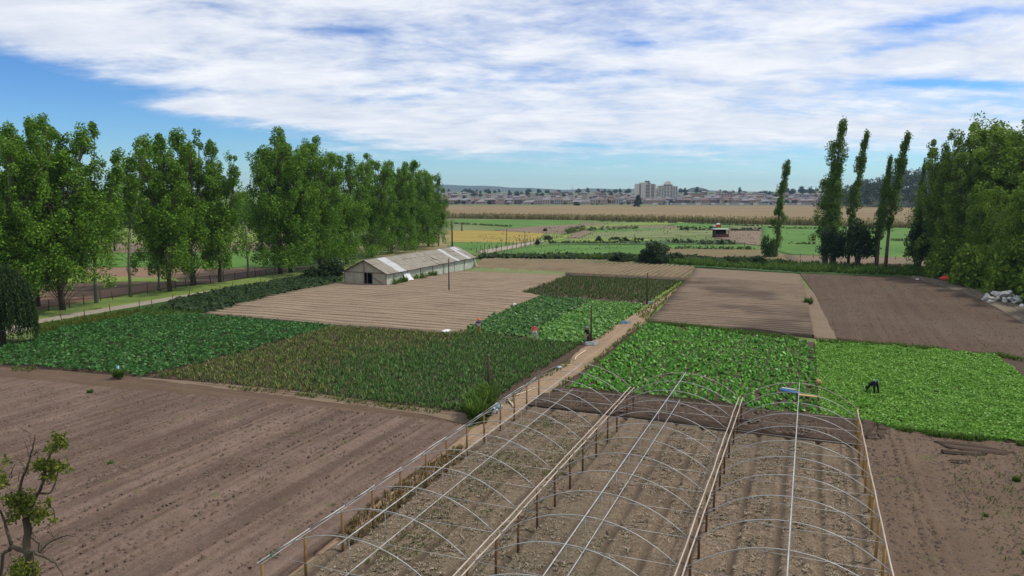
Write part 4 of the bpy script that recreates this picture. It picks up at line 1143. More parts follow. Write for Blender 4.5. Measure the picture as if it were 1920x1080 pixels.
weeds('floor_weeds', [[(1010, 790), (1195, 805), (1250, 815), (1100, 870), (800, 1060), (680, 1070), (800, 960), (920, 870)]], [2600], 'olive_blade', 'thin green weeds in the left bay of the hoop house', 0.10, 0.28, 'weeds', False, -0.02, 0.18)
weeds('yard_weeds', [[(1745, 880), (1850, 850), (1920, 850), (1990, 1090), (1880, 1090), (1800, 960)]], [220], 'olive_blade', 'scattered weeds on the bare ground right of the hoop house', 0.12, 0.38, 'weeds', False, None, TOP[4] - 0.01)
weeds('plot_weeds', [[(850, 482), (900, 440), (1100, 420), (1420, 426), (1420, 460), (1230, 462), (1080, 482)], [(1430, 428), (1880, 434), (1880, 486), (1490, 478)]], [3600, 90], 'midrow', 'rough tufts and weeds dotted over the far plots', 0.4, 1.1, 'weeds', False, 0.09)
weeds('border_grass', [[(1212, 610), (1222, 603), (1320, 615), (1430, 628), (1524, 639), (1524, 644), (1430, 633), (1320, 620)], [(1526, 640), (1700, 650), (1868, 666), (1930, 674), (1930, 680), (1866, 671), (1700, 655), (1526, 645)], [(1056, 734), (1240, 754), (1440, 776), (1440, 781), (1240, 758), (1050, 738)], [(1538, 786), (1612, 796), (1760, 818), (1920, 834), (1920, 840), (1760, 823), (1612, 801)]], [900, 1000, 160, 500], 'weed', 'grass along the borders of the two green fields', 0.2, 0.75, 'grass', False, -0.05)
weeds('border_weeds', [[(20, 690), (120, 698), (280, 714), (560, 739), (740, 764), (870, 780), (870, 786), (740, 771), (560, 745), (280, 720), (20, 698)], [(842, 627), (872, 621), (1012, 640), (1090, 645), (1088, 649), (1010, 645), (872, 627)]], [700, 150], 'olive_blade', 'thin weeds along the headland and between the crops', 0.2, 0.6, 'weeds', False, 0.0, 0.06)
weeds('path_edge_grass', [[(870, 815), (905, 785), (945, 755), (985, 728), (1030, 700), (1060, 683), (1090, 655), (1125, 632), (1160, 605), (1172, 606), (1130, 636), (1095, 660), (1065, 688), (1036, 706), (990, 735), (950, 762), (910, 793), (880, 818)], [(1205, 606), (1180, 634), (1140, 666), (1108, 692), (1074, 715), (1035, 742), (1028, 739), (1064, 712), (1098, 690), (1128, 665), (1168, 632), (1192, 609)]], [420, 420], 'olive_blade', 'sparse dry grass along both edges of the sandy path', 0.15, 0.55, 'grass', False, -0.02, 0.08)
# single tufts
TUFT = [quads_mesh('tuft', np.concatenate([stamp(WD, RNG.normal(size=(40, 2)).clip(-1.6, 1.6) * [0.11, 0.11], RNG, 0.35, 0.8)]), M['weed'])]
for u, v, s_, lab in [(222, 712, 1.7, 'green grass tuft with a blue scrap in it at the field edge'), (170, 743, 0.8, 'thin grass tuft on the ploughed field near the willow side'), (208, 880, 0.62, 'lone green weed in the middle of the ploughed field'),
                      (512, 1056, 0.75, 'green weed at the near corner of the hoop house'), (1515, 571, 2.2, 'grass tuft on the edge of the brown ridged field'), (905, 795, 1.2, 'dark green tuft beside the blue and white bags'),
                      (1848, 972, 0.4, 'small weed on the bare ground right of the hoop house'), (1905, 905, 0.7, 'weed on the bare ground close to the right edge'), (623, 955, 0.55, 'green weed beside the sandy path at the hoop house')]:
    g = G(u, v)
    o = link_mesh('grass_tuft', TUFT[0], loc=(g[0], g[1], TOP[1] - 0.02 if u < 300 else TOP[4] - 0.02 if u > 1600 else 0.06), rz=u)
    o.scale = (s_, s_, s_ * 0.9)
    tag(o, lab, 'grass tuft')
# clods
def clods(name, poly, n, label, smin=0.02, smax=0.075, z=0.05):
    q = scatter(poly, n, RNG)
    s_ = smin + (smax - smin) * RNG.random(n) ** 2.2
    V = []
    oc = np.array([[1, 0, 0], [0, 1, 0], [-1, 0, 0], [0, -1, 0], [0, 0, 1]], float)
    for tri in ((0, 1, 4), (1, 2, 4), (2, 3, 4), (3, 0, 4)):
        V.append(oc[list(tri) + [tri[2]]])
    V = np.array(V); V[:, 3] = V[:, 3] * 0.999 + [0.002, 0.002, 0]
    th = RNG.uniform(0, 6.28, n)
    c, s = np.cos(th), np.sin(th)
    out = np.empty((n, 4, 4, 3))
    ax, ay_, az = s_ * RNG.uniform(0.7, 1.5, n), s_ * RNG.uniform(0.7, 1.3, n), s_ * RNG.uniform(0.5, 1.1, n)
    lx = V[None, ..., 0] * ax[:, None, None]; ly = V[None, ..., 1] * ay_[:, None, None]
    out[..., 0] = lx * c[:, None, None] - ly * s[:, None, None] + q[:, 0, None, None]
    out[..., 1] = lx * s[:, None, None] + ly * c[:, None, None] + q[:, 1, None, None]
    out[..., 2] = V[None, ..., 2] * az[:, None, None] + z - 0.01
    stuff(name, out.reshape(-1, 4, 3), 'clod', label, 'soil clods')
clods('soil_clods', [(-200, 720), (280, 740), (560, 764), (740, 786), (850, 805), (700, 915), (480, 1085), (-200, 1085)], 15000, 'loose clods strewn over the near ploughed field', 0.022, 0.105, TOP[1])
clods('soil_clods', [(1610, 800), (1920, 838), (2100, 1085), (1690, 1085)], 5000, 'loose clods on the bare ground right of the hoop house', 0.025, 0.10, TOP[4])

clods('soil_clods', [(1505, 518), (1700, 523), (1760, 538), (1840, 566), (1930, 618), (2000, 690), (1870, 664), (1700, 650), (1572, 634), (1530, 550)], 9000, 'loose clods on the dark ploughed field at right', 0.03, 0.13, TOP[19])
clods('soil_clods', [(1050, 735), (1240, 755), (1440, 777), (1610, 796), (1600, 838), (1362, 808), (1195, 783), (1000, 763)], 2600, 'loose clods on the moist strip at the far end of the hoop house', 0.03, 0.14, TOP[6])

# reed bed: a raised dry mass with a ragged front of blades
RP = [(700, 411), (860, 409.5), (1000, 411.5), (1140, 413.5), (1275, 416), (1431, 421), (1520, 423), (1720, 428), (2000, 436)]
fr = np.array([G(u, v)[:2] for u, v in RP])
bk = np.array([G(u, 388.5 if u < 1700 else 392)[:2] for u, v in RP])
s = np.linspace(0, 1, 60)
tt = np.linspace(0, len(RP) - 1, 160)
F = np.stack([np.interp(tt, range(len(RP)), fr[:, j]) for j in range(2)], 1); K = np.stack([np.interp(tt, range(len(RP)), bk[:, j]) for j in range(2)], 1)
Pg = np.zeros((60, 160, 3)); Pg[..., :2] = F[None] + (K - F)[None] * (s ** 1.6)[:, None, None]
Pg[..., 2] = 1.7 + 0.9 * fbm(Pg[..., 0] * 0.05, Pg[..., 1] * 0.05, 3, 4)
Pg[0, :, 2] = 0.0; Pg[-1, :, 2] = 0.2
ro = link_mesh('reed_bed', grid_mesh('reed_bed', Pg, M['reedtop'])); tag(ro, 'wide dry tan reed bed before the town', 'reeds', None, 'stuff')
n = 14000
ti = RNG.uniform(0, len(RP) - 1, n)
ff = np.stack([np.interp(ti, range(len(RP)), fr[:, j]) for j in range(2)], 1); kk = np.stack([np.interp(ti, range(len(RP)), bk[:, j]) for j in range(2)], 1)
dq = RNG.random(n) ** 3 * 0.12
b0 = np.c_[ff + (kk - ff) * dq[:, None], np.zeros(n)]
hh = RNG.uniform(1.2, 2.6, n); ww = RNG.uniform(0.1, 0.25, n)
ln2 = RNG.normal(size=(n, 2)) * 0.4
Q = np.stack([b0 + np.c_[-ww, np.zeros(n), np.zeros(n)], b0 + np.c_[ww, np.zeros(n), np.zeros(n)], b0 + np.c_[ln2[:, 0] + ww * .4, ln2[:, 1], hh], b0 + np.c_[ln2[:, 0] - ww * .4, ln2[:, 1], hh]], 1)
o = link_mesh('reed_front', quads_mesh('reed_front', Q, M['reedblade'])); tag(o, 'ragged front edge of the dry reed bed', 'reeds', None, 'stuff')

# far trees closing the plots on the left
rng = np.random.default_rng(95)
FW = [bush_parts(321, 4, 4, 11, 60, 30, 0.8, 'poplar', 1.0, 1.8), bush_parts(322, 3.2, 3.2, 13, 55, 30, 0.8, 'poplar', 1.5, 1.6), bush_parts(323, 5, 5, 9, 60, 30, 0.8, 'shrub', 0.6, 1.9)]
for i, u in enumerate(np.arange(-40, 640, 15.0)):
    y = 340 + rng.normal() * 25; p = at_depth(u + rng.normal() * 4, 400, y)
    s_ = rng.uniform(0.75, 1.35)
    plant_tree('hedgerow_tree', FW[i % 3], 'distant hedgerow tree beyond the plots, seen under and between the road poplars', 'tree', (p[0], y, 0), 'far hedgerow trees on the left', i * 1.1, s_, s_ * rng.uniform(.8, 1.15))

# wooded hill on the right
rng = np.random.default_rng(91)
cs, rs = [], []
for i in range(640):
    a = R(rng.uniform(22.6, 40)); d = rng.uniform(690, 960)
    x, y = d * math.sin(a), d * math.cos(a)
    z = -1 + max(0, 1 - ((d - 900) / 210) ** 2) * 26 * min(1, max(0, (math.degrees(a) - 22.5) / 7))
    H0 = rng.uniform(10, 21) * min(1, 0.45 + (math.degrees(a) - 22.5) / 6)
    for k in range(5):
        cs.append(np.array([x + rng.normal() * 2.6, y + rng.normal() * 2.6, z + H0 * rng.uniform(0.35, 1)])); rs.append(rng.uniform(2.0, 3.6))
o = link_mesh('eucalyptus_wood', quads_mesh('eucalyptus_wood', clumps(rng, cs, rs, 26, 1.5), M['euca']))
tag(o, 'dark eucalyptus wood on the hill behind the upright poplars', 'wood', None, 'stuff')

# ------------------------------------------------------------------ hoop house (bare frame)
HP, RISE, STEP, OFF = 1.76, 1.12, 2.18, -0.53
WB = [0.0, 6.23, 12.54, 18.62]
NR = 13
hh_ = thing('greenhouse_frame', 'uncovered hoop greenhouse frame of three bays on timber posts', 'greenhouse frame', (ORG[0], ORG[1], 0), -YAW)
def bar(name, pts, rad, mat, n=6):
    return MB().tube(pts, rad, n).build(name, M[mat], hh_, smooth=True)
def rep(name, me, loc):
    return link_mesh(name, me, hh_, loc)
def post_mesh(mat, h, r):
    b = MB(); b.tube([[0, 0, -0.2], [0.012, 0, h * 0.5], [0, 0.01, h]], [r, r * 0.96, r * 0.92], 7)
    return b.mesh('post', M[mat], True)
PM = {0: post_mesh('post_tan', HP, 0.055), 1: post_mesh('post_brown', HP, 0.05), 2: post_mesh('post_brown', HP, 0.05), 3: post_mesh('post_yellow', HP, 0.06)}
for k, b in enumerate(WB):
    for i in range(NR):
        o = rep('post', PM[k], (b + random.gauss(0, 0.025), -STEP * i + random.gauss(0, 0.05), 0))
        o.rotation_euler = (random.gauss(0, 0.012), random.gauss(0, 0.012), random.uniform(0, 6))
HSTEP = 2.10
AN = OFF - HSTEP * (NR - 1) - 0.6
for b, mat, offs, rad in ((WB[0], 'galv', (-0.03,), 0.026), (WB[0], 'galv', (0.10,), 0.012), (WB[1], 'beam', (-0.12, 0.12), 0.029), (WB[2], 'beam', (-0.11, 0.11), 0.029), (WB[3], 'beam', (0.03,), 0.032)):
    for d in offs:
        ys = np.linspace(OFF, AN, 18)
        bar('rail', np.c_[b + d + np.random.default_rng(int(b * 10 + d * 100) + 50).normal(size=18) * 0.010, ys, HP + 0.05 + np.random.default_rng(int(b * 7) + 3).normal(size=18) * 0.010], rad, mat, 6)
for k in range(3):
    b0, b1 = WB[k] + (0.13 if k else 0.0), WB[k + 1] - (0.13 if k < 2 else 0.0)
    s = np.linspace(0, 1, 19)
    arch = np.c_[b0 + (b1 - b0) * s, s * 0, HP + 0.08 + RISE * (1 - np.abs(2 * s - 1) ** 2.15)]
    hm = MB().tube(arch, 0.0175, 6).mesh('hoop', M['galv'], True)
    hm2 = MB().tube(arch, 0.022, 6).mesh('hoop', M['beam'], True)
    tm = MB().tube([[b0, 0, HP + 0.06], [(b0 + b1) / 2, 0, HP + 0.035], [b1, 0, HP + 0.06]], 0.0095, 5).mesh('tie_bar', M['galv'], True)
    mid = (b0 + b1) / 2
    sm = MB().tube([[mid, 0, HP + 0.03], [mid, 0, HP + RISE + 0.07]], 0.010, 5).mesh('strut', M['galv'], True)
    for i in range(NR):
        a = OFF - HSTEP * i
        rep('hoop', hm2 if i == 0 else hm, (0, a, 0))
        if i: rep('tie_bar', tm, (0, a, 0))
        if i: rep('strut', sm, (0, a, 0))
    ys = np.linspace(OFF, AN, 16)
    bar('ridge_pole', np.c_[ys * 0 + mid, ys, HP + RISE + 0.11 + ys * 0], 0.022, 'galv')
    bar('lower_pole', np.c_[ys[:] * 0 + mid, np.linspace(OFF - HSTEP * 0.9, AN, 16), HP + 0.075 + ys * 0], 0.019, 'galv')

# ------------------------------------------------------------------ old shed covered with sheets
sc0 = G(725, 538)
SW, SL, EV, RG = 7.15, 30.0, 1.98, 3.75
sh_ = thing('farm_shed', 'long low plastic clad shed with patched pale roof beside the poplars', 'shed', sc0, -YAW)
# local: x from 0 (sunny long side) to -SW, y from 0 (near gable) to SL
def wall_sheet(name, x, y0, y1, h, mat, seed, n=60):
    rg = np.random.default_rng(seed)
    ys = np.linspace(y0, y1, n); zs = np.linspace(-0.05, h, 5)
    P = np.zeros((5, n, 3)); P[..., 1] = ys[None]; P[..., 2] = zs[:, None]
    P[..., 0] = x + 0.05 * np.sin(ys * 2.1)[None] * (1 - np.linspace(0, 1, 5))[:, None] + rg.normal(size=(5, n)) * 0.022
    return link_mesh(name, grid_mesh(name, P, M[mat]), sh_)
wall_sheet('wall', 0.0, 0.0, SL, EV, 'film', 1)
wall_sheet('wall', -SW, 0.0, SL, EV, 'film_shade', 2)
def gable(y, door, mat):
    b = MB()
    def panel(x0, x1, z0, z1): b.box(((x0 + x1) / 2, y, (z0 + z1) / 2), (abs(x1 - x0), 0.05, z1 - z0))
    if door:
        panel(0, -2.35, -0.05, EV); panel(-3.75, -SW, -0.05, EV)
    else: panel(0, -SW, -0.05, EV)
    b.build('wall', M[mat], sh_)
    g2 = MB(); g2.add([[0, y - .025, EV], [-SW, y - .025, EV], [-SW / 2, y - .025, RG], [0, y + .025, EV], [-SW, y + .025, EV], [-SW / 2, y + .025, RG]], [(0, 1, 2), (5, 4, 3), (0, 2, 5, 3), (2, 1, 4, 5), (1, 0, 3, 4)])
    g2.build('gable', M[mat], sh_)
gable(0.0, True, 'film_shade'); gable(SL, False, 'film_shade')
# timber of the near gable
for p in ([[0, -.06, 0], [0, -.06, EV]], [[-2.35, -.06, 0], [-2.35, -.06, EV]], [[-3.75, -.06, 0], [-3.75, -.06, RG - .1]], [[-SW, -.06, 0], [-SW, -.06, EV]], [[0, -.07, EV], [-SW, -.07, EV]],
          [[-0.15, -.06, 0.1], [-2.2, -.06, 1.3]], [[-3.2, -.08, EV], [-3.2, -.08, 0.0]]):
    MB().tube(p, 0.055, 5).build('timber', M['wood_grey'], sh_)
for x in (0.0,):
    for y in np.arange(2, SL + .1, 4.0):
        MB().tube([[x + .06, y, -0.1], [x + .06, y, EV]], 0.05, 5).build('timber', M['wood_grey'], sh_)
# roof: rows of worn sheets, some pale translucent ones
rb = MB(); rg = np.random.default_rng(5)
nb = 27; pw = (SL + 0.8) / nb
for sd in (0, 1):
    for i in range(nb):
        y0 = -0.4 + i * pw
        pale = i in (3, 4, 20, 24) and sd == 0 or (i == 21 and sd == 0 and False)
        for j in range(3):
            q0, q1 = j / 3, (j + 1) / 3 + 0.03
            ov = 0.35
            def pt(q, y, dz):
                x = ov - q * (SW / 2 + ov); z = EV - ov * 0.5 + q * (RG - EV + ov * 0.5)
                if sd: x = -SW - x
                return [x, y, z + dz]
            lift = 0.05 - j * 0.0 + rg.uniform(0, 0.035)
            sl = rg.normal() * 0.04
            tpv = [pt(q0 - 0.015 * rg.random(), y0 + 0.01, lift + 0.03 + sl), pt(q0 - 0.015 * rg.random(), y0 + pw * 1.03, lift + 0.035), pt(min(1.0, q1), y0 + pw * 1.03, lift), pt(min(1.0, q1), y0 + 0.01, lift)]
            bv = [[a, b_, c - 0.03] for a, b_, c in tpv]
            f = [(0, 1, 2, 3), (7, 6, 5, 4), (0, 4, 5, 1), (1, 5, 6, 2), (2, 6, 7, 3), (3, 7, 4, 0)]
            if sd: f = [q[::-1] for q in f]
            rb.add(tpv + bv, f, 1 if (pale or (i in (24, 25) and j == 2 and sd == 0)) else 0)
rf = rb.build('roof', [M['roof_old'], M['roof_pale']], sh_)
MB().tube([[-SW / 2, -0.4, RG + 0.07], [-SW / 2, SL + .4, RG + 0.07]], 0.07, 6).build('ridge_cap', M['wood_grey'], rf)
MB().tube([[0.34, -0.4, EV - .12], [0.34, SL + .4, EV - .12]], 0.045, 5).build('eave_batten', M['wood_old'], rf)
for s_ in (0, 1):
    MB().tube([[0.34 if s_ == 0 else -SW - .34, -0.42, EV - .12], [-SW / 2, -0.42, RG + .03]], 0.06, 5).build('barge_board', M['wood_old'], rf)
# a loose white flap and a kerb of pale stones along the long side
P = np.zeros((6, 7, 3)); yy = np.linspace(4.6, 6.4, 7); zz_ = np.linspace(0, 1, 6)
P[..., 0] = 0.12 + 0.9 * ((1 - zz_)[:, None] ** 2) + 0.05 * np.sin(yy * 6)[None]; P[..., 1] = yy[None] + 0.5 * (1 - zz_)[:, None]; P[..., 2] = 0.05 + zz_[:, None] * 1.45
fl = link_mesh('loose_flap', grid_mesh('loose_flap', P, M['film_white']), sh_); fl['label'] = 'loose white plastic flap hanging off the long wall'
P = np.zeros((4, 5, 3)); yy = np.linspace(0, 1, 5)
P[..., 0] = 0.1 + 0.75 * (1 - np.linspace(0, 1, 4))[:, None] ** 1.5 * np.ones(5); P[..., 1] = SL + 0.1 + 0.25 * yy; P[..., 2] = np.linspace(0, 1.7, 4)[:, None]
link_mesh('loose_flap', grid_mesh('loose_flap', P, M['film']), sh_)
kb = MB(); rg = np.random.default_rng(8)
for y in np.arange(0.3, SL, 0.42):
    kb.box((0.62 + rg.normal() * 0.06, y, 0.05), (rg.uniform(.12, .26), rg.uniform(.22, .4), rg.uniform(.07, .15)), rg.normal() * .4, 0, 0.8)
kb.build('stone_edging', M['rubble'], sh_)
q = np.array([[sc0[0], sc0[1]]]) + np.array([BX * (0.55 + random.gauss(0, .2)) + AX * random.choice([random.uniform(.8, 4.4), random.uniform(6.5, 14)]) for _ in range(60)])
qq = (q - ORG) @ np.c_[BX, AX]
stuff('wall_weeds', stamp(WD, qq, RNG, 1.0, 2.2, 0.02), 'weed', 'green weeds along the foot of the shed wall', 'weeds')

# ------------------------------------------------------------------ posts standing in the fields
def field_post(u, vb, vt, r, mat, lab, name='wooden_post', lean=0.0, cat='post'):
    g = G(u, vb); h = at_depth(u, vt, g[1])[2]
    rt = thing(name, lab, cat, g, u * 0.1)
    MB().tube([[0, 0, -0.3], [lean * h * .4, 0.01, h * 0.5], [lean * h, 0, h]], [r * 1.1, r, r * 0.85], 7).build('shaft', M[mat], rt, smooth=True)
    MB().tube([[lean * h, 0, h - 0.02], [lean * h, 0, h + 0.05]], [r * 0.95, r * 0.7], 7).build('cap', M['wood_grey'], rt)
    return rt
field_post(916, 752, 666, 0.10, 'wood_old', 'dark wooden post in tall grass beside the hoop house')
field_post(1108, 640, 572, 0.075, 'wood_old', 'dark wooden post beside the path next to the stooping worker')
field_post(1213, 571, 512, 0.085, 'wood_old', 'dark wooden post at the far end of the sandy path')
field_post(842, 549, 485, 0.085, 'wood_old', 'dark wooden post in the tan ridged field before the shed')
field_post(466, 523, 425, 0.15, 'wood_grey', 'grey utility pole rising into the poplar crowns', 'utility_pole', cat='pole')
field_post(848, 466, 416, 0.17, 'wood_old', 'dark pole behind the far end of the shed', 'utility_pole', cat='pole')
field_post(866, 434, 417, 0.22, 'wood_old', 'short dark pole on the pale plot behind the far poplar', 'utility_pole', cat='pole')
field_post(950, 460, 430, 0.09, 'wood_old', 'thin dark pole in the golden plot', 'utility_pole', cat='pole')
field_post(984, 462, 436, 0.08, 'wood_old', 'thin dark pole right of the golden plot', 'utility_pole', cat='pole')

# ------------------------------------------------------------------ wire fences
def fence(px, sp, h, r, lab, mat='wood_old', wires=(0.45, 0.8), jit=0.25, rails=None, name='wire_fence'):
    P = np.array([G(*p)[:2] for p in px])
    d = np.r_[0, np.cumsum(np.linalg.norm(np.diff(P, axis=0), axis=1))]
    n = int(d[-1] / sp) + 1
    rt = thing(name, lab, 'fence', (P[0][0], P[0][1], 0))
    pm = [MB().tube([[0, 0, -0.2], [random.gauss(0, .03), random.gauss(0, .03), h * f]], [r, r * 0.8], 5).mesh('post', M[mat], True) for f in (0.85, 1.0, 1.12)]
    pts = []
    for i in range(min(n, 99)):
        s_ = min(d[-1], max(0, i * sp + random.gauss(0, jit) * sp * 0.4))
        x, y = np.interp(s_, d, P[:, 0]), np.interp(s_, d, P[:, 1])
        o = link_mesh('post', pm[i % 3], rt, (x - P[0][0], y - P[0][1], 0)); o.rotation_euler = (random.gauss(0, .05), random.gauss(0, .05), i)
        pts.append((x - P[0][0], y - P[0][1]))
    for wz in wires:
        MB().tube([[a, b, wz * h] for a, b in pts], 0.006, 3, cap=False).build('wire', M['wire'], rt)
    for wz in rails or ():
        MB().tube([[a, b, wz * h] for a, b in pts], 0.06, 4, cap=False).build('rail', M[mat], rt)
    return rt
fence([(20, 622), (78, 608), (127, 605), (171, 592), (215, 588), (256, 582), (293, 576), (420, 548), (560, 522)], 3.1, 1.15, 0.05, 'thin wire fence on the near side of the gravel road')
fence([(30, 600), (87, 586), (121, 582), (168, 570), (219, 562), (291, 550), (380, 534), (440, 524), (520, 511)], 2.6, 1.35, 0.06, 'wire fence on the far side of the gravel road under the poplars')
fence([(925, 481), (953, 480), (1000, 481), (1080, 483), (1160, 486), (1230, 487), (1300, 489)], 2.3, 1.25, 0.075, 'wire fence behind the far ridged field, left of the round bush')
fence([(1320, 490), (1400, 492), (1480, 497), (1560, 501), (1640, 505)], 2.3, 1.2, 0.07, 'wire fence between the dark hedge and the upright poplars')
fence([(893, 473), (930, 466), (970, 459), (1010, 452)], 2.6, 1.5, 0.07, 'post fence on the left side of the farm path')
fence([(905, 477), (950, 469), (990, 461), (1030, 452), (1060, 441)], 3.4, 1.6, 0.07, 'post fence on the right side of the farm path')
fence([(1648, 508), (1668, 509), (1700, 510), (1722, 510)], 1.6, 1.3, 0.08, 'rusty brown rail fence between the bare stemmed poplars', 'rust', (), 0.1, (0.35, 0.65, 0.92), 'rail_fence')
fence([(1500, 484), (1600, 486), (1700, 489)], 3.0, 1.1, 0.06, 'wire fence along the bright pasture on the right')
fence([(1245, 462), (1330, 463), (1420, 464)], 5.0, 1.3, 0.08, 'wire fence before the hut and the dark bean rows')
# dark rows of tall beans on the patchwork
rng = np.random.default_rng(101)
for u0, u1, v, vt, lab in [(1142, 1205, 453, 444, 'dark hedge like row of beans left of the round bush'), (1252, 1305, 456, 447, 'left dark row of beans in front of the hut'), (1311, 1376, 458, 449, 'right dark row of beans in front of the hut'),
                           (1272, 1340, 432, 424, 'green hedge left of the hut'), (1368, 1426, 433, 426, 'green hedge right of the hut')]:
    a, b = G(u0, v), G(u1, v)
    h = at_depth(u0, vt, a[1])[2]
    rt = thing('hedge', lab, 'hedge', a)
    n = int(np.linalg.norm(b - a) / 0.55)
    cs = [(b - a) * rng.random() + [rng.normal() * .3, rng.normal() * .4, h * rng.uniform(0.15, 0.85)] for i in range(n * 3)]
    link_mesh('foliage', quads_mesh('foliage', clumps(rng, cs, [h * 0.3] * len(cs), 16, 0.38), M['dark']), rt)
    MB().tube([[0, 0, 0.1], (b - a) * 0.5 + [0, 0, .3], (b - a) + [0, 0, .1]], 0.06, 4).build('stems', M['bark'], rt)

for u0, v0, u1, v1, vt, lab in [(850, 420, 960, 426, 421, 'thin green hedge above the golden plot'), (1060, 440, 1095, 432, 427, 'short green hedge climbing right of the golden plot'), (1100, 433, 1200, 429, 424.5, 'green hedge between the far bright plots'),
        (1120, 415, 1270, 418.5, 413, 'green scrub line at the foot of the reed bed, left part'), (1285, 419, 1425, 425, 416, 'green scrub line at the foot of the reed bed, right part'), (1030, 456, 1200, 457, 451.5, 'long low green hedge left of the round bush'), (1240, 467, 1420, 468.5, 461, 'long green hedge right of the round bush'),
        (1480, 458, 1530, 459, 455, 'dark rushes in the pasture left of the tallest upright poplar'), (1440, 428, 1530, 430, 425, 'scrub on the upper edge of the pasture'), (1665, 452, 1715, 453, 449, 'rushes in the pasture behind the rail fence')]:
    a, b = G(u0, v0), G(u1, v1)
    h = max(0.9, at_depth(u0, vt, a[1])[2])
    rt = thing('hedge', lab, 'hedge', a)
    n = int(np.linalg.norm(b - a) / 0.6)
    cs = [(b - a) * rng.random() + [rng.normal() * .3, rng.normal() * .6, h * rng.uniform(0.1, 0.8)] for i in range(n * 2)]
    link_mesh('foliage', quads_mesh('foliage', clumps(rng, cs, [h * 0.35] * len(cs), 12, 0.42), M['weed' if len(cs) % 2 else 'midrow']), rt)
    MB().tube([[0, 0, 0.1], (b - a) * 0.5 + [0, 0, .2], (b - a) + [0, 0, .1]], 0.05, 4).build('stems', M['bark'], rt)

# small open hut
g = G(1351, 445)
ht = thing('farm_hut', 'small open hut with pale tin roof and rusty red front', 'hut', g, 0.05)
for x in (-2.05, 2.05):
    for y in (-1.3, 1.3): MB().tube([[x, y, -.1], [x, y, 2.45]], 0.09, 5).build('post', M['wood_old'], ht)
MB().box((0, 0, 2.55), (4.9, 3.4, 0.10)).build('roof', M['tin'], ht)
MB().box((0, -1.32, 0.55), (4.1, 0.08, 1.1)).build('front_panel', M['rust'], ht)
MB().box((0, 1.3, 1.2), (4.1, 0.08, 2.4)).build('back_panel', M['dark_inside'], ht)
MB().box((-2.1, 0, 1.2), (0.06, 2.5, 2.3)).build('side_panel', M['dark_inside'], ht)
b = MB(); g = G(1345, 426.5)
b.box((0.4, 0, 0.6), (1.7, 1.4, 1.2)); b.box((0.3, 0, 1.45), (1.3, 1.1, 0.5), 0, 1, 0.6); b.box((-1.3, 0, .5), (1.2, .9, 1.0), 0.2, 1, 0.7)
o = b.build('covered_cart', [M['tarp_red'], M['white']], None, g); tag(o, 'small red and white covered load behind the hut roof', 'cart')

# ------------------------------------------------------------------ things lying about
def crate(u, v, lab, mat, rz=0.0, w=0.55, d=0.38, h=0.30, tilt=0.0, fill=None):
    g = G(u, v)
    rt = thing('crate', lab, 'crate', (g[0], g[1], 0.09), rz)
    b = MB(); t_ = 0.025
    b.box((0, 0, t_ / 2), (w, d, t_))
    for s_ in (-1, 1):
        for z in (0.08, 0.17, 0.26):
            b.box((s_ * (w / 2 - t_ / 2), 0, z * h / 0.3), (t_, d - 2 * t_ - .004, 0.06)); b.box((0, s_ * (d / 2 - t_ / 2), z * h / 0.3), (w - 2 * t_ - .004, t_, 0.06))
    for sx in (-1, 1):
        for sy in (-1, 1): b.box((sx * (w / 2 - .015), sy * (d / 2 - .015), h / 2), (0.045, 0.045, h))
    b.build('shell', M[mat], rt)
    if fill: MB().box((0, 0, h * .45), (w - .08, d - .08, h * .6), 0, 0, 0.8).build('lining', M[fill], rt)
    rt.rotation_euler = (tilt, 0, rz)
    return rt
crate(1104, 649, 'grey crate at the feet of the worker by the wooden post', 'crate_grey', 0.3, fill='white')
crate(1114, 648, 'pale crate just right of the one at the worker by the post', 'crate_grey', 0.9)
crate(1169, 609, 'blue crate on the path edge beyond the wooden post, left one', 'crate_blue', 0.2, 0.5)
crate(1178, 608, 'grey crate on the path edge beyond the wooden post, right one', 'crate_grey', 0.6, 0.6, fill='dark_inside')
crate(1220, 571, 'pale crate at the foot of the farthest wooden post', 'crate_grey', 0.1)
def sack(u, v, lab, mats, sx=0.45, sy=0.32, sz=0.28, seed=0, name='bag', cat='bag', z=0.02):
    g = G(u, v)
    rg = np.random.default_rng(seed)
    th = np.linspace(0, 2 * PI, 15)[:-1]; ph = np.linspace(0.02, PI - .02, 9)
    v_ = []
    for p in ph:
        for q in th:
            k = 1 + 0.22 * math.sin(3 * q + seed) * math.sin(p) + 0.14 * rg.normal()
            v_.append([sx * math.sin(p) * math.cos(q) * k, sy * math.sin(p) * math.sin(q) * k, max(0.0, sz * (0.75 * math.cos(p) + 0.6) * (0.85 + .3 * rg.random()))])
    f = []; mi = []
    n = 14
    for i in range(8):
        for j in range(n): f.append((i * n + j, (i + 1) * n + j, (i + 1) * n + (j + 1) % n, i * n + (j + 1) % n))
    f.append(tuple(range(n))); f.append(tuple(8 * n + j for j in range(n))[::-1])
    b = MB(); b.add(v_, f)
    b.m = [int(rg.random() < 0.4) if len(mats) > 1 else 0 for _ in f]
    o = b.build(name, [M[m] for m in mats], None, (g[0], g[1], z), seed, smooth=True)
    return tag(o, lab, cat)
sack(1048, 692, 'pale blue plastic bag on the path beside the last hoop', ['crate_blue', 'crate_grey'], 0.34, 0.2, 0.13, 1, z=.07)
sack(924, 778, 'white bag with blue marks beside the tall grass', ['white', 'blue'], 0.32, 0.26, 0.36, 2, z=.07)
sack(931, 769, 'pale blue plastic bag behind the white bag by the tall grass', ['crate_blue'], 0.34, 0.25, 0.28, 3, z=.07)
sack(837, 627, 'white plastic sheet left at the corner of the tan ridged field', ['white'], 0.55, 0.3, 0.2, 4, 'plastic_sheet', 'sheet', .2)
sack(965, 578, 'small white bag at the edge of the dark row crop', ['white'], 0.26, 0.2, 0.3, 5, z=.2)
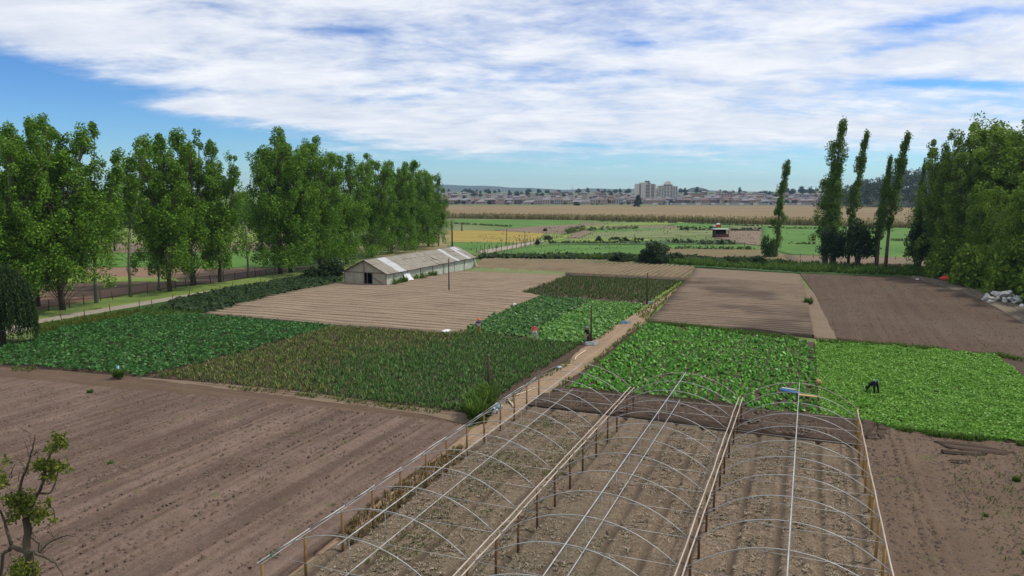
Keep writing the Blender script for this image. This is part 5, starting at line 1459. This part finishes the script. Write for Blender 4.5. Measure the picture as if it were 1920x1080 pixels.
sack(1776, 527, 'crumpled red tarp on the grass before the dense trees', ['tarp_red'], 1.05, 0.8, 0.55, 6, 'red_tarp', 'tarp', .05)
sack(1720, 526, 'small pale scrap at the corner of the ploughed field', ['white'], 0.4, 0.2, 0.2, 7, 'plastic_scrap', 'scrap', .05)
sack(223, 709, 'small blue plastic scrap in the grass tuft', ['crate_blue'], 0.22, 0.15, 0.45, 8, 'plastic_scrap', 'scrap', .30)
sack(1916, 578, 'white scrap in the grass near the right edge', ['white'], 0.25, 0.2, 0.35, 9, 'plastic_scrap', 'scrap', .05)
# rubble heap of pale slabs
rg = np.random.default_rng(12)
c = G(1882, 566)
SL_ = []
for i in range(26):
    a = rg.uniform(0, 6.28); q = rg.random() ** 0.6
    SL_.append((c[0] + math.cos(a) * q * 3.0, c[1] + math.sin(a) * q * 2.1, 0.12 + 1.05 * (1 - q) + rg.uniform(0, .12)))
for i, p in enumerate(SL_):
    b = MB(); w, d, h = rg.uniform(.7, 1.7), rg.uniform(.5, 1.1), rg.uniform(.22, .5)
    n = 7; th = np.sort(rg.uniform(0, 6.28, n)) ; th = np.linspace(0, 6.28, n + 1)[:-1] + rg.normal(size=n) * .2
    lo = np.c_[np.cos(th) * w / 2 * rg.uniform(.8, 1.1, n), np.sin(th) * d / 2 * rg.uniform(.8, 1.1, n), np.full(n, -h / 2)]
    hi = lo * [.82, .82, -1] + [0, 0, 0]; hi[:, 2] += rg.normal(size=n) * .05
    b.add(np.r_[lo, hi], [tuple(range(n))[::-1], tuple(range(n, 2 * n))] + [(j, (j + 1) % n, n + (j + 1) % n, n + j) for j in range(n)])
    o = b.build('rubble_block', M['rubble'], None, p, rg.uniform(0, 6))
    o.rotation_euler = (rg.normal() * .35, rg.normal() * .35, rg.uniform(0, 6))
    tag(o, 'pale broken concrete slab in the rubble heap by the track', 'rubble', 'slabs of the pale rubble heap')
for i, (u, v) in enumerate([(1848, 548), (1857, 552), (1850, 566), (1856, 570)]):
    sack(u, v, ['pale stone left of the rubble heap, uppermost of four', 'pale stone touching the upper left of the rubble heap', 'flat pale stone left of the rubble heap, lower of two', 'flat pale stone below the left end of the rubble heap'][i], ['rubble'], .5, .35, .35, 20 + i, 'stone', 'stone', .05)
# hoses, planks, pipes
def lying(name, pts, r, mat, lab, cat, z=0.09):
    P = np.array([G(*p) for p in pts])
    s = np.linspace(0, 1, len(P)); ss = np.linspace(0, 1, len(P) * 4)
    q = np.stack([np.interp(ss, s, P[:, j]) for j in range(3)], 1); q[:, 2] = z + r
    o = MB().tube(q, r, 6).build(name, M[mat], None, smooth=True)
    return tag(o, lab, cat)
lying('hose', [(1078, 678), (1080, 672), (1090, 665), (1098, 660)], 0.05, 'hose', 'cream hose curving along the sandy path beyond the hoops', 'hose')
lying('hose', [(953, 752), (955, 757), (960, 762), (963, 768)], 0.06, 'hose', 'short cream hose piece on the path inside the hoop house side', 'hose')
lying('hose', [(965, 745), (985, 738), (1003, 731)], 0.04, 'hose', 'straight pale hose length on the path among the left posts', 'hose')
def board(u0, v0, u1, v1, w, h, mat, lab, name='plank', cat='plank', z=0.07):
    a, b_ = G(u0, v0), G(u1, v1); c = (a + b_) / 2; d = b_ - a
    o = MB().box((0, 0, h / 2), (np.linalg.norm(d), w, h)).build(name, M[mat], None, (c[0], c[1], z), math.atan2(d[1], d[0]))
    return tag(o, lab, cat)
board(1052, 686, 1073, 687, 0.22, 0.06, 'plank', 'short wooden plank lying across the sandy path')
board(1497, 752, 1532, 756, 0.35, 0.06, 'plank', 'ochre plank on the big leaved plants under the right bay', z=0.40)
o = MB().tube([G(1462, 743) + [0, 0, .46], G(1496, 750) + [0, 0, .46]], 0.085, 8).build('rolled_sheet', [M['blue']]); tag(o, 'blue rolled plastic sheet on the plants under the right bay', 'rolled sheet')
o = MB().tube([G(1466, 741) + [0, 0, .52], G(1490, 745) + [0, 0, .52]], 0.05, 7).build('rolled_sheet', [M['white']]); tag(o, 'white rolled plastic sheet lying on the blue one', 'rolled sheet')
sack(1534, 724, 'small orange brown scrap at the corner of the bright leaf crop', ['plank'], 0.3, 0.15, 0.35, 30, 'plastic_scrap', 'scrap', .05)
# curved pale poles stuck beside the greenhouse wall are part of the field edge: dark furrow marks need no object

# ------------------------------------------------------------------ people
def re_fin(k): return '_f' in k or k in ('head', 'face', 'neck') or 'hand' in k or 'wrist' in k
def person(u, v, label, joints, regions, mats, heading=0.0, scale=1.0, hat=None, hair=None, extras=None):
    """joints: name -> (x,y,z,r, parent); grown into one continuous body; regions colour it by nearest joint"""
    g = G(u, v)
    rt = thing('person', label, 'person', (g[0], g[1], 0.02), heading)
    rt.scale = (scale,) * 3
    nm = list(joints)
    # five fingers and a thumb-side spread on each hand
    J = dict(joints)
    for sd in ('l', 'r'):
        wr = np.array(J[sd + '_wrist'][:3]); hd = np.array(J[sd + '_hand'][:3]); d = unit(hd - wr)
        sde = unit(np.cross(d, [0.2, 0.1, 1.0])) 
        for k in range(5):
            if k == 4: e = wr + d * 0.075 + sde * 0.055; par = sd + '_wrist'
            else: e = hd + d * [0.07, 0.082, 0.076, 0.06][k] + sde * (k - 1.5) * 0.024; par = sd + '_hand'
            J['%s_f%d' % (sd, k)] = (*e, 0.009, par)
    nm = list(J)
    me = bpy.data.meshes.new('body')
    me.from_pydata([J[k][:3] for k in nm], [(nm.index(J[k][4]), i) for i, k in enumerate(nm) if J[k][4]], [])
    ob = bpy.data.objects.new('body_skeleton', me); COL.objects.link(ob)
    sk = ob.modifiers.new('skin', 'SKIN'); sk.use_smooth_shade = True
    for i, k in enumerate(nm):
        r = J[k][3]
        if not re_fin(k): r = tuple(x * 1.22 for x in r) if isinstance(r, tuple) else r * 1.22
        me.skin_vertices[0].data[i].radius = (r[0], r[1]) if isinstance(r, tuple) else (r, r)
        me.skin_vertices[0].data[i].use_root = (k == 'pelvis')
    ss_ = ob.modifiers.new('sub', 'SUBSURF'); ss_.levels = 2; ss_.render_levels = 2
    dg = bpy.context.evaluated_depsgraph_get()
    bm = bpy.data.meshes.new_from_object(ob.evaluated_get(dg))
    bpy.data.objects.remove(ob)
    bm.name = 'body'
    for m in mats: bm.materials.append(M[m])
    pos = np.array([J[k][:3] for k in nm]); reg = []
    seg = [(np.array(J[J[k][4]][:3]), np.array(J[k][:3]), regions.get(k, regions.get(k[2:], 0))) for k in nm if J[k][4]]
    for p in bm.polygons:
        c = np.array(p.center); best = (9e9, 0)
        for a, b_, m_ in seg:
            t_ = np.clip(np.dot(c - a, b_ - a) / (np.dot(b_ - a, b_ - a) + 1e-9), 0, 1)
            dd = np.linalg.norm(c - (a + (b_ - a) * t_))
            if dd < best[0]: best = (dd, m_)
        reg.append(best[1])
    bm.polygons.foreach_set('material_index', reg)
    bm.polygons.foreach_set('use_smooth', [True] * len(bm.polygons))
    body = link_mesh('body', bm, rt)
    hp = np.array(J['head'][:3]); nk = np.array(J['neck'][:3]); upv = unit(hp - nk)
    if hair: # cap of hair
        b = MB(); b.tube([hp - upv * 0.03 - np.array([0, -.02, 0]), hp + upv * 0.05, hp + upv * 0.10, hp + upv * 0.125], [0.105, 0.112, 0.085, 0.02], 10)
        b.build('hair', M[hair], rt, smooth=True)
    if hat:
        b = MB(); b.tube([hp + upv * 0.035, hp + upv * 0.05, hp + upv * 0.06, hp + upv * 0.13, hp + upv * 0.165], [0.21, 0.205, 0.118, 0.105, 0.03], 12)
        b.build('hat', M[hat], rt, smooth=True)
    for f in extras or (): f(rt)
    return rt
for k, c in dict(skin=(0.42, 0.25, 0.17), purple=(0.085, 0.07, 0.14), mustard=(0.36, 0.20, 0.05), red_shirt=(0.42, 0.035, 0.045), pale_cloth=(0.42, 0.40, 0.36), black_cloth=(0.014, 0.014, 0.017), maroon=(0.07, 0.022, 0.026),
                 orange_hat=(0.55, 0.15, 0.05), dark_hair=(0.018, 0.013, 0.010), boots=(0.03, 0.026, 0.022), lilac=(0.38, 0.34, 0.43), teal=(0.10, 0.32, 0.34), grey_cloth=(0.14, 0.14, 0.16)).items():
    M[k] = plain(k + '_finish', c, 0.85, 0.15, 9, spec=0.2)
def stand(bend=0.0, arms=((0.27, -0.10, 0.95), (0.27, -0.10, 0.95)), legs=((0.12, 0.02), (0.12, -0.02)), fist=0.03, hunch=0.0):
    """upright figure about 1.65 m facing -y; bend leans the trunk forward from the hips"""
    cb, sb = math.cos(bend), math.sin(bend)
    def T(x, y, z):   # trunk point given upright, swung about the hip line
        zz = z - 0.92
        return (x, y * cb - zz * sb, 0.92 + zz * cb + y * sb)
    J = {'pelvis': (0, 0, 0.92, (0.15, 0.115), None)}
    J['waist'] = (*T(0, 0, 1.06), (0.14, 0.105), 'pelvis')
    J['chest'] = (*T(0, -0.01, 1.26), (0.165, 0.12), 'waist')
    J['neckbase'] = (*T(0, 0.0, 1.395), (0.085, 0.075), 'chest')
    J['neck'] = (*T(0, -0.01, 1.45), 0.052, 'neckbase')
    J['face'] = (*T(0, -0.035 - hunch, 1.525), (0.072, 0.085), 'neck')
    J['head'] = (*T(0, -0.025 - hunch, 1.60), (0.078, 0.092), 'face')
    for i, sd in enumerate(('l', 'r')):
        sg = -1 if sd == 'l' else 1
        sh = np.array(T(sg * 0.175, 0, 1.36)); J[sd + '_shoulder'] = (*sh, 0.062, 'neckbase')
        a = arms[i]; ha = np.array([sg * a[0], a[1], a[2]])
        el = (sh + ha) / 2 + np.array([sg * 0.07, 0.05, 0.0])
        J[sd + '_elbow'] = (*el, 0.043, sd + '_shoulder')
        J[sd + '_wrist'] = (*(el + (ha - el) * 0.92), 0.028, sd + '_elbow')
        J[sd + '_hand'] = (*(ha + unit(ha - el) * 0.055), (0.042, 0.018), sd + '_wrist')
        l = legs[i]
        J[sd + '_hip'] = (sg * 0.095, 0, 0.86, 0.095, 'pelvis')
        J[sd + '_knee'] = (sg * (l[0] + 0.0), l[1] - 0.03, 0.48, 0.060, sd + '_hip')
        J[sd + '_ankle'] = (sg * l[0], l[1] + 0.02, 0.09, 0.040, sd + '_knee')
        J[sd + '_toe'] = (sg * (l[0] + 0.02), l[1] - 0.15, 0.035, (0.04, 0.032), sd + '_ankle')
    return J
REG = dict(waist=1, chest=1, neckbase=1, shoulder=1, elbow=1, wrist=0, hand=0, hip=2, knee=2, ankle=2, toe=3, neck=0, face=0, head=0)
REG.update({'f%d' % k: 0 for k in range(5)})
person(897, 630, 'standing worker in orange hat, purple top and mustard trousers holding something pale', stand(0.08, ((0.10, -0.30, 1.08), (0.10, -0.30, 1.08))), REG, ['skin', 'purple', 'mustard', 'boots'], 0.15, 1.0, hat='orange_hat',
       extras=[lambda rt: MB().box((0, -0.36, 1.10), (0.30, 0.14, 0.20), 0, 0, .7).build('held_bundle', M['lilac'], rt)])
person(1003, 641, 'worker in red shirt and pale trousers bending over, seen from behind', stand(0.85, ((0.32, -0.42, 0.55), (0.32, -0.40, 0.50)), ((0.17, 0.05), (0.15, -0.05))), dict(REG, elbow=0), ['skin', 'red_shirt', 'pale_cloth', 'boots'], PI + 0.1, 1.02, hair='dark_hair')
person(1103, 646, 'worker in dark clothes and grey cap stooping beside the wooden post', stand(0.42, ((0.12, -0.42, 0.72), (0.12, -0.40, 0.66))), REG, ['skin', 'black_cloth', 'maroon', 'boots'], -0.9, 1.0, hat='grey_cloth')
person(1640, 741, 'worker in black folded over double, picking in the bright leaf crop', stand(2.3, ((0.24, -0.66, 0.10), (0.20, -0.54, 0.10)), ((0.20, 0.14), (0.19, 0.02)), hunch=0.02), dict(REG, wrist=1), ['skin', 'black_cloth', 'black_cloth', 'boots'], -PI / 2 - 0.72, 1.06, hair='dark_hair',
       extras=[lambda rt: MB().tube([[-0.18, 0.04, 0.90], [-0.11, 0.06, 0.985], [0.11, 0.06, 0.985], [0.18, 0.04, 0.90]], 0.035, 6).build('waist_band', M['teal'], rt)])

# ------------------------------------------------------------------ the town
def zland(x, y): return float(land(np.array(x), np.array(y)))
def house_meshes(w, d, h, rh, wall, roof, hip=True):
    a = MB(); a.box((0, 0, h / 2), (w, d, h))
    for x in (-w * .3, 0.02 * w, w * .3):
        for z in ([h * .5] if h < 4 else [h * .28, h * .72]):
            a.box((x, -d / 2 - .02, z), (w * .13, 0.08, min(1.3, h * .3)), 0, 1)
    wm = a.mesh('wall', [M['wall_' + wall], M['glass']])
    r = MB(); e = 0.5; k = w * .28 if hip else -0.0
    x, y = w / 2 + e, d / 2 + e
    r.add([[-x, -y, h], [x, -y, h], [x, y, h], [-x, y, h], [-x + k, 0, h + rh], [x - k, 0, h + rh]], [(0, 1, 5, 4), (1, 2, 5), (2, 3, 4, 5), (3, 0, 4), (3, 2, 1, 0)])
    return wm, r.mesh('roof', M['roof_' + roof])
HT = []
for wall in ('cream', 'pink', 'orange', 'brick', 'grey'):
    for roof, two in (('slate', 0), ('brown', 1), ('grey', 0), ('slate', 1), ('grey', 1)):
        HT.append((wall, roof, two, house_meshes(9.5 if two else 11, 8, 5.0 if two else 2.7, 2.2, wall, roof, True)))
rng = np.random.default_rng(200)
ROWS = [(905, 'front row facing the reed bed', 11.6), (945, 'second row from the reeds', 11.8), (995, 'middle rows of the town', 12.8), (1060, 'middle rows of the town', 14), (1150, 'on the rise behind the front rows', 16), (1260, 'on the rise behind the front rows', 20), (1390, 'highest rows of the town', 25)]
COLS = {'cream': 'cream walled', 'pink': 'pink walled', 'orange': 'orange walled', 'brick': 'red brick', 'grey': 'grey walled'}
RCOL = {'slate': 'dark slate roof', 'brown': 'brown roof', 'grey': 'grey roof', 'red': 'dark red roof'}
for D, where, sp in ROWS:
    x = -0.155 * D
    while x < 0.47 * D:
        x += sp * rng.uniform(0.86, 1.12)
        if rng.random() < 0.07: continue
        y = D + rng.normal() * 5
        wall, roof, two, (wm, rm) = HT[int(rng.integers(0, len(HT)))]
        if D < 930 and two and rng.random() < .6: continue
        rt = thing('house', f'{COLS[wall]} {"two" if two else "one"} storey house, {RCOL[roof]}, {where}', 'house', (x, y, zland(x, y) - 0.1), rng.normal() * 0.06 + (PI / 2 if rng.random() < 0.2 else 0), 'small houses of the distant town')
        s_ = rng.uniform(.88, 1.12); rt.scale = (s_, 1, rng.uniform(.9, 1.1))
        link_mesh('wall', wm, rt); link_mesh('roof', rm, rt)

def block(u, vb, vt, w, d, lab, wall, floors, cols, name='apartment_building', roofc='concrete', dist=None, rz=0.0):
    y = dist; p = at_depth(u, vb, y)
    z0 = zland(p[0], y) - .2
    h = at_depth(u, vt, y)[2] - z0
    rt = thing(name, lab, 'building', (p[0], y, z0), rz)
    MB().box((0, 0, h / 2), (w, d, h)).build('wall', M[wall], rt)
    MB().box((0, 0, h + .25), (w + .6, d + .6, .5)).build('roof', M[roofc], rt)
    wm = MB().box((0, 0, 0), (w / cols * .5, 0.12, h / floors * .45)).mesh('window', M['glass'])
    for i in range(cols):
        for j in range(floors):
            link_mesh('window', wm, rt, ((i + .5) / cols * w - w / 2, -d / 2 - .03, (j + .55) / floors * h))
    return rt, h
# the two towers
def tower(u, w, vt, lab, kind, dist):
    p = at_depth(u, 380, dist); z0 = zland(p[0], dist) - .2
    h = at_depth(u, vt, dist)[2] - z0
    rt = thing('apartment_tower', lab, 'tower block', (p[0], dist, z0), 0.0)
    dep = 16
    if kind == 0:
        for x0, x1, hh2, mat in ((-.5, -.35, .95, 'tower'), (-.26, -.02, 1.0, 'tower'), (.20, .26, 1.0, 'tower'), (.44, .5, .93, 'tower')):
            MB().box(((x0 + x1) / 2 * w, 0, h * hh2 / 2), ((x1 - x0) * w, dep, h * hh2)).build('wall', M[mat], rt)
        for x0, x1, hh2 in ((-.35, -.26, .93), (-.02, .20, .97), (.26, .44, .94)):
            MB().box(((x0 + x1) / 2 * w, 1.5, h * hh2 / 2), ((x1 - x0) * w - .02, dep - 3.6, h * hh2)).build('recess', M['tower_bay'], rt)
            fm = MB().box((0, 0, 0), ((x1 - x0) * w - .06, 1.6, 0.9)).mesh('balcony', M['tower'])
            gm = MB().box((0, 0, 0), ((x1 - x0) * w * .7, .2, 1.4)).mesh('window', M['glass'])
            for k in range(12):
                link_mesh('balcony', fm, rt, ((x0 + x1) / 2 * w, -dep / 2 + 2.4, h * hh2 * (k + .25) / 12)); link_mesh('window', gm, rt, ((x0 + x1) / 2 * w, -dep / 2 + 3.22, h * hh2 * (k + .65) / 12))
        MB().box((.1 * w, 0, h + 1.6), (w * .22, 7, 3.2)).build('roof_house', M['tower_bay'], rt)
        MB().box((-.12 * w, 0, h + .35), (w * .3, 12, .7)).build('parapet', M['tower'], rt)
    else:
        for x0, x1, hh2 in ((-.5, -.22, .93), (-.22, .26, 1.0), (.26, .5, .90)):
            MB().box(((x0 + x1) / 2 * w, 0, h * hh2 / 2), ((x1 - x0) * w - .02, dep - (3 if x0 > -.3 and x0 < 0 else 0), h * hh2)).build('wall', M['tower'], rt)
            dd = dep - (3 if x0 > -.3 and x0 < 0 else 0)
            nc = 3 if x1 - x0 > .4 else 2
            gm = MB().box((0, 0, 0), ((x1 - x0) * w / nc * .62, .3, h / 12 * .5)).mesh('window', M['glass'])
            for i in range(nc):
                for k in range(11): link_mesh('window', gm, rt, (x0 * w + (i + .5) / nc * (x1 - x0) * w, -dd / 2 - .05, h * hh2 * (k + .55) / 11.4))
        MB().box((.02 * w, 0, h * 1.0 + 1.5), (w * .34, 8, 3.0)).build('roof_house', M['tower'], rt)
        MB().box((.06 * w, 0, h + 4.0), (w * .16, 5, 2.0)).build('water_tank', M['tower'], rt)
        MB().box((-.02 * w, -dep / 2 + 1.2, h * .97), (w * .40, .7, h * .05)).build('top_band', M['tower_bay'], rt)
TD = 1120
tower(1209, 36 / FPX * TD, 343, 'left tower block of the pair on the skyline with tall dark recessed bays', 0, TD)
tower(1250, 35 / FPX * TD, 346, 'right tower block of the pair on the skyline with stepped top', 1, TD)
block(1308, 372, 362.5, 22 / FPX * 1180, 14, 'long ochre building right of the tower blocks', 'wall_orange', 3, 6, dist=1180)
block(1326, 373, 367.5, 9 / FPX * 1150, 10, 'small white building beside the long ochre one', 'wall_white', 2, 2, dist=1150)
block(1369, 373, 363.5, 50 / FPX * 1200, 14, 'long pink building of flats on the rise', 'wall_pink', 3, 9, dist=1200)
block(1512, 372, 365.5, 34 / FPX * 1100, 18, 'wide grey roofed hall beside the tallest upright poplar', 'wall_grey', 2, 8, 'hall_building', 'roof_grey', dist=1100)
block(1042, 371, 362.5, 18 / FPX * 1180, 12, 'pink three storey house below the radio mast', 'wall_pink', 3, 4, roofc='roof_brown', dist=1180)
block(1091, 371, 363, 14 / FPX * 1200, 12, 'cream three storey house right of the radio mast', 'wall_cream', 3, 4, roofc='roof_brown', dist=1200)
block(1129, 371, 363, 14 / FPX * 1200, 12, 'pink and cream three storey house left of the tower blocks', 'wall_pink', 3, 3, roofc='roof_brown', dist=1201)
# garden wall along the reed bed on the right
for i, u in enumerate(np.arange(1228, 1520, 9.0)):
    y = 872; a = at_depth(u, 380, y); w = 8.6 / FPX * y
    b = MB(); b.box((0, 0, 1.0), (w, .25, 2.0)); b.box((0, 0, 2.05), (w + .1, .4, .14)); b.box((w / 2, 0, 1.1), (.35, .38, 2.25))
    o = b.build('garden_wall', M['wall_grey' if i % 3 else 'wall_white'], None, (a[0], y + rng.normal() * .3, 0))
    tag(o, 'pale low wall panel between the reed bed and the front houses', 'wall', 'wall panels along the reed bed')
# radio mast
p = at_depth(1073, 370, 1500); z0 = zland(p[0], 1500) - .3; h = at_depth(1073, 346, 1500)[2] - z0
mt_ = thing('radio_mast', 'thin lattice radio mast standing over the town', 'mast', (p[0], 1500, z0))
for k in range(3): MB().tube([[1.1 * math.cos(k * 2.09), 1.1 * math.sin(k * 2.09), 0], [.25 * math.cos(k * 2.09), .25 * math.sin(k * 2.09), h]], .16, 4).build('leg', M['concrete'], mt_)
for z in np.arange(3, h, 3.0): MB().box((0, 0, z), (1.4 * (1 - z / h) + .5,) * 2 + (.12,)).build('brace', M['concrete'], mt_)
# trees among and behind the houses
FT = [bush_parts(301, 4, 4, 9, 46, 26, 1.0, 'bluetree', 1.5, 1.9), bush_parts(302, 3.2, 3.2, 11, 46, 26, 1.0, 'bluetree', 2.0, 1.7), bush_parts(303, 5, 5, 8, 50, 26, 1.0, 'bluetree', 1.5, 2.0)]
rng = np.random.default_rng(310)
BIG = [(886, 372, 355, 8, 1500), (893, 372, 354, 9, 1505), (901, 372, 356, 7, 1510), (918, 372, 357, 10, 1500), (928, 372, 356, 10, 1520), (978, 372, 358, 9, 1450), (1033, 372, 360, 8, 1400), (1360, 370, 356, 16, 1500), (1372, 370, 356, 14, 1510),
       (1395, 370, 357, 13, 1500), (1425, 370, 358, 11, 1450), (1445, 371, 359, 16, 1400), (1485, 373, 351, 18, 1300), (1504, 373, 347, 22, 1320), (1520, 373, 348, 18, 1330), (1473, 372, 360, 10, 1300), (1295, 371, 361, 10, 1400), (1280, 372, 363, 20, 1500), (1334, 371, 361, 12, 1450),
       (1098, 371, 359, 16, 1600), (1120, 371, 360, 18, 1600), (1150, 371, 360, 20, 1600), (1175, 371, 360, 20, 1600), (1060, 371, 359, 20, 1650), (1224, 372, 362, 8, 1400)]
for i, (u, vb, vt, wpx, y) in enumerate(BIG):
    p = at_depth(u, vb, y); z0 = zland(p[0], y) - .3; h = at_depth(u, vt, y)[2] - z0
    k = i % 3; w = wpx / FPX * y / 2
    ws = {0: 5.2, 1: 4.2, 2: 6.3}[k]; hs = {0: 9.6, 1: 11.6, 2: 8.8}[k]
    plant_tree('town_tree', FT[k], 'dark tree crown showing above the town roofs', 'tree', (p[0], y, z0), 'tree crowns above the distant town', i * 1.3, w / ws, h / hs)
for i in range(230):
    D = float(rng.choice([890, 925, 970, 1030, 1110, 1200, 1320, 1500, 1560, 1600])) + rng.normal() * 8
    x = D * rng.uniform(-0.32, 0.46); k = i % 3; z0 = zland(x, D) - .2
    s_ = rng.uniform(.35, .8) if D < 1250 else rng.uniform(.8, 1.4)
    plant_tree('town_tree', FT[k], 'small tree standing between the houses of the distant town' if D < 1400 else 'tree in the wooded band behind the distant town', 'tree', (x, D, z0), 'trees between the town houses' if D < 1400 else 'wooded band behind the town', i, s_, s_ * rng.uniform(.8, 1.1))
# low hedge bushes at the front of the town
for i in range(26):
    x = rng.uniform(-.09, .40) * 878; z = rng.uniform(.18, .42)
    plant_tree('bush', FT[2], 'low dark shrub along the far edge of the reed bed', 'bush', (x, 866 + rng.normal() * 4, 0), 'shrubs along the far reed edge', i, z, z * .8, trunk='stems', crown='foliage')

# ------------------------------------------------------------------ the air
HAZE = 0.00009
if HAZE:
    m, t = new_mat('haze_air')
    v = nd(t, 'ShaderNodeVolumePrincipled')
    v.inputs['Color'].default_value = (0.45, 0.69, 1.0, 1)
    v.inputs['Density'].default_value = HAZE
    v.inputs['Anisotropy'].default_value = 0.2
    o = nd(t, 'ShaderNodeOutputMaterial')
    ln(t, v.outputs[0], o.inputs['Volume'])
    b = MB(); b.box((0, 0, 74), (16400, 16400, 152))
    hz_ = b.build('haze', m); tag(hz_, 'thin bluish air over the whole plain', 'haze', None, 'stuff')
